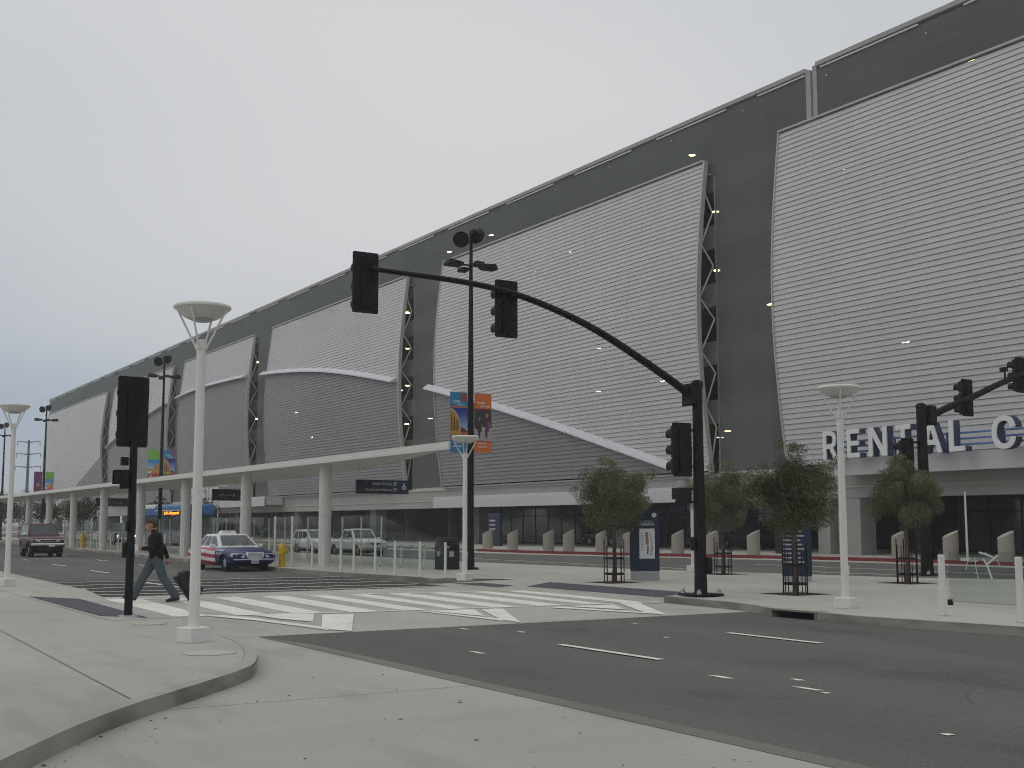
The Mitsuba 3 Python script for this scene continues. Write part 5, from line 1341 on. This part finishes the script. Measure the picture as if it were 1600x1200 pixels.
simple_car('dark_car', 'dark car in the shade behind the olive tree right of the mast pole', 'car_dark', st_suv, gh_suv, (1.35, -1.3), 0.34, 1.68, at(-58.0, 52.5, SW, 170), True)

# shuttle bus on the inner road
t = thing('shuttle_bus', 'blue shuttle bus with a lit orange destination sign behind the canopy columns', 'bus')
bx0, bx1, by0, by1 = -109.5, -94.5, 27.7, 30.2
part(t, 'body', rbox(bx0, bx1, by0, by1, 0.35, 2.35, 0.12), 'bus_navy'); part(t, 'roof', rbox(bx0 + 0.05, bx1 - 0.05, by0 + 0.03, by1 - 0.03, 2.34, 3.32, 0.22), 'bus_blue')
part(t, 'roof_fairing', rbox(bx0 + 3.0, bx0 + 6.6, by0 + 0.0, by1 - 0.3, 2.98, 3.36, 0.1), 'sign_white')
for i in range(6):
    part(t, 'window', rbox(bx0 + 0.5 + 2.0 * i, bx0 + 2.4 + 2.0 * i, by0 - 0.015, by0 + 0.02, 1.25, 2.32, 0.01), 'car_glass')
part(t, 'windscreen', rbox(bx1 - 0.03, bx1 + 0.02, by0 + 0.15, by1 - 0.15, 1.05, 2.5, 0.02), 'car_glass')
part(t, 'door', rbox(bx1 - 1.5, bx1 - 0.4, by0 - 0.02, by0 + 0.02, 0.45, 2.36, 0.01), 'car_glass')
part(t, 'stripe', rbox(bx0 + 6.8, bx1 - 1.2, by0 - 0.006, by0 + 0.05, 2.80, 2.86, 0.003), 'sign_white')
for x in (bx0 + 2.2, bx1 - 2.6):
    part(t, 'wheel', (lambda m: (m.apply_translation([x, by0 + 0.16, 0.5]), m)[1])(rot(lathe([(0, -0.15), (0.5, -0.15), (0.5, 0.15), (0.3, 0.15), (0.28, 0.1), (0, 0.1)], 24), 90, (1, 0, 0))), 'tyre')
k_ = part(t, 'destination_sign', rbox(-100.3, -95.6, by0 - 0.03, by0 + 0.02, 2.45, 2.78, 0.01), 'black_matt')
d = mikit.ply(wall_text('10 Airport', 0.22, -100.1, by0 - 0.034, 2.52, 0.003, True, width=4.3), 'orange', False); d['emitter'] = {'type': 'area', 'radiance': {'type': 'rgb', 'value': [1.9, 0.40, 0.012]}}
scene[k_ + '__lettering'] = d

# ------------------------------------------------------------------ the man with the suitcase
def chain(items, res=0.02, smooth=6):
    """items: lists of (x, y, z, r) bones; every pair of neighbours is hulled, all joined and smoothed."""
    parts_ = []
    for c in items:
        sp = [m3.Manifold.sphere(q[3], 16).translate([float(v) for v in q[:3]]) for q in c]
        parts_ += [m3.Manifold.batch_hull([sp[i], sp[i + 1]]) for i in range(len(sp) - 1)] if len(sp) > 1 else sp
    m = m3.Manifold.batch_boolean(parts_, m3.OpType.Add)
    m = tri(m.refine_to_length(res)); m.merge_vertices()
    trimesh.smoothing.filter_taubin(m, iterations=smooth)
    return m


def hull_chain(groups, res=0.02, smooth=6):
    """Each group of spheres becomes one hull."""
    parts_ = [m3.Manifold.batch_hull([m3.Manifold.sphere(q[3], 16).translate([float(v) for v in q[:3]]) for q in g]) for g in groups]
    m = tri(m3.Manifold.batch_boolean(parts_, m3.OpType.Add).refine_to_length(res)); m.merge_vertices()
    trimesh.smoothing.filter_taubin(m, iterations=smooth)
    return m


# local frame: walking towards +x, left is +y.  Right leg forward, left leg behind.
hipL, hipR = (-0.01, 0.095, 0.93), (0.03, -0.095, 0.94)
knL, knR = (-0.16, 0.10, 0.50), (0.25, -0.09, 0.52)
anL, anR = (-0.43, 0.10, 0.115), (0.44, -0.09, 0.135)
shL, shR = (0.085, 0.20, 1.46), (0.03, -0.20, 1.45)
elL, elR = (0.10, 0.275, 1.17), (-0.19, -0.265, 1.18)
wrL, wrR = (0.33, 0.17, 1.16), (-0.29, -0.24, 0.93)


def hand(w, d, up, thumb, s=1.0, curl=0.7):
    """Bones of a hand at wrist w pointing along d; up = back of the hand, thumb = thumb side."""
    w, d, up, thumb = (np.array(v, float) for v in (w, d, up, thumb))
    out = []
    palm = w + d * 0.045
    out.append([(*w, 0.026), (*palm, 0.026)])
    for i, (o, L) in enumerate(((0.030, 0.075), (0.010, 0.085), (-0.011, 0.08), (-0.031, 0.062))):
        b = w + d * 0.085 + thumb * o
        out.append([(*(w + d * 0.02 + thumb * o * 0.7), 0.014), (*b, 0.0115)])
        p1 = b + (d * math.cos(curl) - up * math.sin(curl)) * L * 0.5; p2 = p1 + (d * math.cos(2 * curl) - up * math.sin(2 * curl)) * L * 0.3; p3 = p2 + (d * math.cos(2.7 * curl) - up * math.sin(2.7 * curl)) * L * 0.25
        out.append([(*b, 0.010), (*p1, 0.0092), (*p2, 0.0085), (*p3, 0.0075)])
    t0 = w + d * 0.02 + thumb * 0.028; t1 = w + d * 0.055 + thumb * 0.052 - up * 0.012; t2 = w + d * 0.085 + thumb * 0.05 - up * 0.035
    out.append([(*t0, 0.014), (*t1, 0.0115), (*t2, 0.0095)])
    return out


HD = np.array([0.135, 0.0, 1.665])          # head centre, bent forward
bones = [[(*hipL, .08), (*knL, .05), (*anL, .038)], [(*hipR, .08), (*knR, .05), (*anR, .038)], [(0, 0, .95, .11), (0.03, 0, 1.2, .11), (0.055, 0, 1.42, .10)],
         [(*shL, .05), (*elL, .038), (*wrL, .026)], [(*shR, .05), (*elR, .038), (*wrR, .026)], [(*shL, .05), (*shR, .05)],
         [(0.06, 0, 1.46, .062), (0.095, 0, 1.58, .056)], [(*anL, .035), (-0.36, 0.11, 0.04, .03)], [(*anR, .035), (0.53, -0.1, 0.09, .03)]]
# head: skull, face, jaw, nose, ears, brow
bones += [[(*(HD + [-0.025, 0, 0.035]), .090), (*(HD + [0.015, 0, 0.03]), .086)], [(*(HD + [0.02, 0, 0.0]), .076), (*(HD + [0.045, 0, -0.075]), .044)], [(*(HD + [0.055, 0, -0.02]), .05), (*(HD + [0.06, 0, -0.09]), .032)],
          [(*(HD + [0.088, 0, 0.012]), .014), (*(HD + [0.112, 0, -0.03]), .015)], [(*(HD + [-0.06, 0, -0.03]), .065), (0.07, 0, 1.54, .058)],
          [(*(HD + [0.08, 0.035, 0.03]), .018), (*(HD + [0.08, -0.035, 0.03]), .018)], [(*(HD + [0.086, 0.02, -0.062]), .011), (*(HD + [0.086, -0.02, -0.062]), .011)]]
for s in (-1, 1):
    bones.append([(*(HD + [-0.012, s * 0.086, -0.015]), .016), (*(HD + [-0.022, s * 0.094, 0.018]), .016)])
dL = np.array([0.92, -0.30, 0.10]); dL /= np.linalg.norm(dL)
bones += hand(wrL, dL, (0, 0.95, 0.2), (0, -0.2, 0.95), curl=0.75)
dR = np.array([-0.35, 0.05, -0.93]); dR /= np.linalg.norm(dR)
bones += hand(wrR, dR, (0.3, -0.95, 0), (0.9, 0.3, -0.2), curl=0.9)
t = thing('person', 'man in black jacket and grey jeans walking left, holding a paper cup', 'person')
PX, PY, PR, PS = -28.0, 7.60, -97.0, 1.02
PM = at(PX, PY, 0.02, PR, PS)


def man(nm, m, mat, smooth=60):
    k_ = part(t, nm, m, mat, smooth); scene[k_]['to_world'] = PM; return k_


man('body', chain(bones, 0.012, 5), 'skin', True)
legs = [[(-0.0, 0.06, 1.02, .13), (0.0, -0.06, 1.02, .13)], [(0.0, 0.06, 1.03, .128), (-0.02, 0.085, .90, .128)], [(0.01, -0.06, 1.03, .128), (0.045, -0.085, .90, .128)],
        [(-0.02, 0.09, .90, .122), (*knL, .094), (-0.33, 0.10, 0.26, .092), (-0.425, 0.10, 0.125, .090)], [(0.045, -0.09, .90, .122), (*knR, .094), (0.37, -0.09, 0.27, .092), (0.425, -0.09, 0.15, .092)]]
man('jeans', chain(legs, 0.022, 8), 'denim', True)
jk = hull_chain([[(-0.05, 0.10, 0.97, .105), (-0.05, -0.10, 0.97, .105), (0.05, 0.09, 0.99, .09), (0.05, -0.09, 0.99, .09), (-0.025, 0.12, 1.2, .115), (-0.025, -0.12, 1.2, .115), (0.07, 0.08, 1.2, .10), (0.07, -0.08, 1.2, .10)],
                 [(-0.025, 0.12, 1.2, .115), (-0.025, -0.12, 1.2, .115), (0.08, 0.09, 1.2, .10), (0.08, -0.09, 1.2, .085), (0.0, 0.15, 1.43, .095), (-0.02, -0.15, 1.43, .095), (0.09, 0.07, 1.38, .09), (0.09, -0.07, 1.38, .09)],
                 [(0.05, 0.17, 1.455, .068), (0.02, -0.17, 1.45, .068), (0.06, 0.05, 1.52, .062), (0.05, -0.05, 1.52, .062)],
                 [(*shL, .078), (*elL, .062)], [(*elL, .060), (0.30, 0.19, 1.165, .047)], [(*shR, .078), (*elR, .062)], [(*elR, .060), (-0.28, -0.243, 0.965, .047)],
                 [(0.075, 0.04, 1.535, .055), (0.075, -0.04, 1.535, .055), (0.045, 0, 1.55, .05)]], 0.02, 6)
man('jacket', jk, 'jacket', True)
hair = hull_chain([[(*(HD + [-0.035, 0, 0.045]), .092), (*(HD + [0.02, 0, 0.052]), .084)], [(*(HD + [-0.065, 0.02, -0.01]), .062), (*(HD + [-0.065, -0.02, -0.01]), .062), (*(HD + [-0.05, 0, 0.04]), .085)], [(*(HD + [-0.03, 0.055, 0.02]), .045), (*(HD + [-0.03, -0.055, 0.02]), .045)],
                   [(*(HD + [0.055, 0.03, 0.085]), .032), (*(HD + [0.055, -0.03, 0.085]), .032), (*(HD + [0, 0, 0.08]), .06)]], 0.014, 4)
man('hair', hair, 'hair', True)
for s in (-1, 1):
    man('eye', trimesh.creation.icosphere(2, 0.0115).apply_translation(HD + [0.083, s * 0.032, 0.008]), 'jacket')
shoe = lambda a, pitch: (lambda m: (m.apply_transform(trimesh.transformations.rotation_matrix(math.radians(pitch), [0, 1, 0])), m.apply_translation(a), m)[2])(hull_chain([[(-0.06, 0, -0.045, .042), (0.06, 0, -0.05, .042), (0, 0, 0.01, .045)], [(0.05, 0.0, -0.05, .043), (0.17, 0.012, -0.066, .034), (0.17, -0.018, -0.066, .034), (0.03, 0, -0.03, .05)]], 0.012, 4))
man('shoe', shoe((-0.42, 0.10, 0.098), 4), 'leather', True); man('shoe', shoe((0.455, -0.09, 0.13), -18), 'leather', True)
cup = lathe([(0, 0), (0.029, 0), (0.040, 0.105), (0.043, 0.107), (0.042, 0.115), (0, 0.118)], 20); cup.apply_translation([0.435, 0.155, 1.12])
t = thing('paper_cup', 'white paper cup in the walking man\'s hand', 'cup'); part(t, 'cup', cup, 'paper'); scene[t + '__cup']['to_world'] = PM
part(t, 'lid', lathe([(0.0, 0.1185), (0.045, 0.1185), (0.042, 0.13), (0, 0.131)], 20).apply_translation([0.435, 0.155, 1.12]), 'car_white'); scene[t + '__lid']['to_world'] = PM
t = thing('suitcase', 'black wheeled suitcase tilted behind the walking man', 'suitcase')
SM = trimesh.transformations.rotation_matrix(math.radians(34), [0, 1, 0]); SM[:3, 3] = [-1.02, -0.17, 0.10]


def bag(nm, m, mat):
    m = m.copy(); m.apply_transform(SM); k_ = part(t, nm, m, mat); scene[k_]['to_world'] = PM


bag('shell', rbox(-0.04, 0.27, -0.22, 0.22, 0.03, 0.68, 0.06), 'suitcase_cloth'); bag('pocket', rbox(-0.11, -0.03, -0.17, 0.17, 0.08, 0.44, 0.035), 'suitcase_cloth'); bag('pocket', rbox(-0.09, -0.03, -0.17, 0.17, 0.46, 0.63, 0.03), 'suitcase_cloth')
for s in (-1, 1):
    bag('wheel', rot(lathe([(0, -0.02), (0.045, -0.02), (0.045, 0.02), (0, 0.02)], 16), 90, (1, 0, 0)).apply_translation([0.20, s * 0.16, 0.01]), 'tyre')
    bag('handle_tube', tube([(0.22, s * 0.08, 0.64), (0.22, s * 0.08, 1.02)], 0.009, 8), 'dull_metal')
    bag('strap', rbox(-0.03, 0.27, s * 0.12 - 0.015, s * 0.12 + 0.015, 0.02, 0.672, 0.008), 'black_matt')
bag('grip', tube([(0.22, -0.10, 1.03), (0.22, 0.10, 1.03)], 0.016, 8), 'black_matt'); bag('carry_handle', tube([(0.12, -0.07, 0.66), (0.12, -0.05, 0.70), (0.12, 0.05, 0.70), (0.12, 0.07, 0.66)], 0.012, 8), 'black_matt')
for k_ in list(scene):
    if k_.startswith('person__') or k_.startswith('suitcase__'):
        pass

# ------------------------------------------------------------------ thin coastal haze
scene['haze_air'] = {'type': 'homogeneous', 'albedo': {'type': 'rgb', 'value': [0.95, 0.955, 0.965]}, 'sigma_t': 0.0007}
scene['haze'] = {'type': 'cube', 'to_world': T().translate([-300, 150, 14.0]).scale([1220, 760, 15.1]), 'bsdf': {'type': 'null'}, 'interior': {'type': 'ref', 'id': 'haze_air'}}
labels['haze'] = {'label': 'thin grey coastal haze over the whole street', 'category': 'haze', 'kind': 'stuff'}
scene['camera']['medium'] = {'type': 'ref', 'id': 'haze_air'}
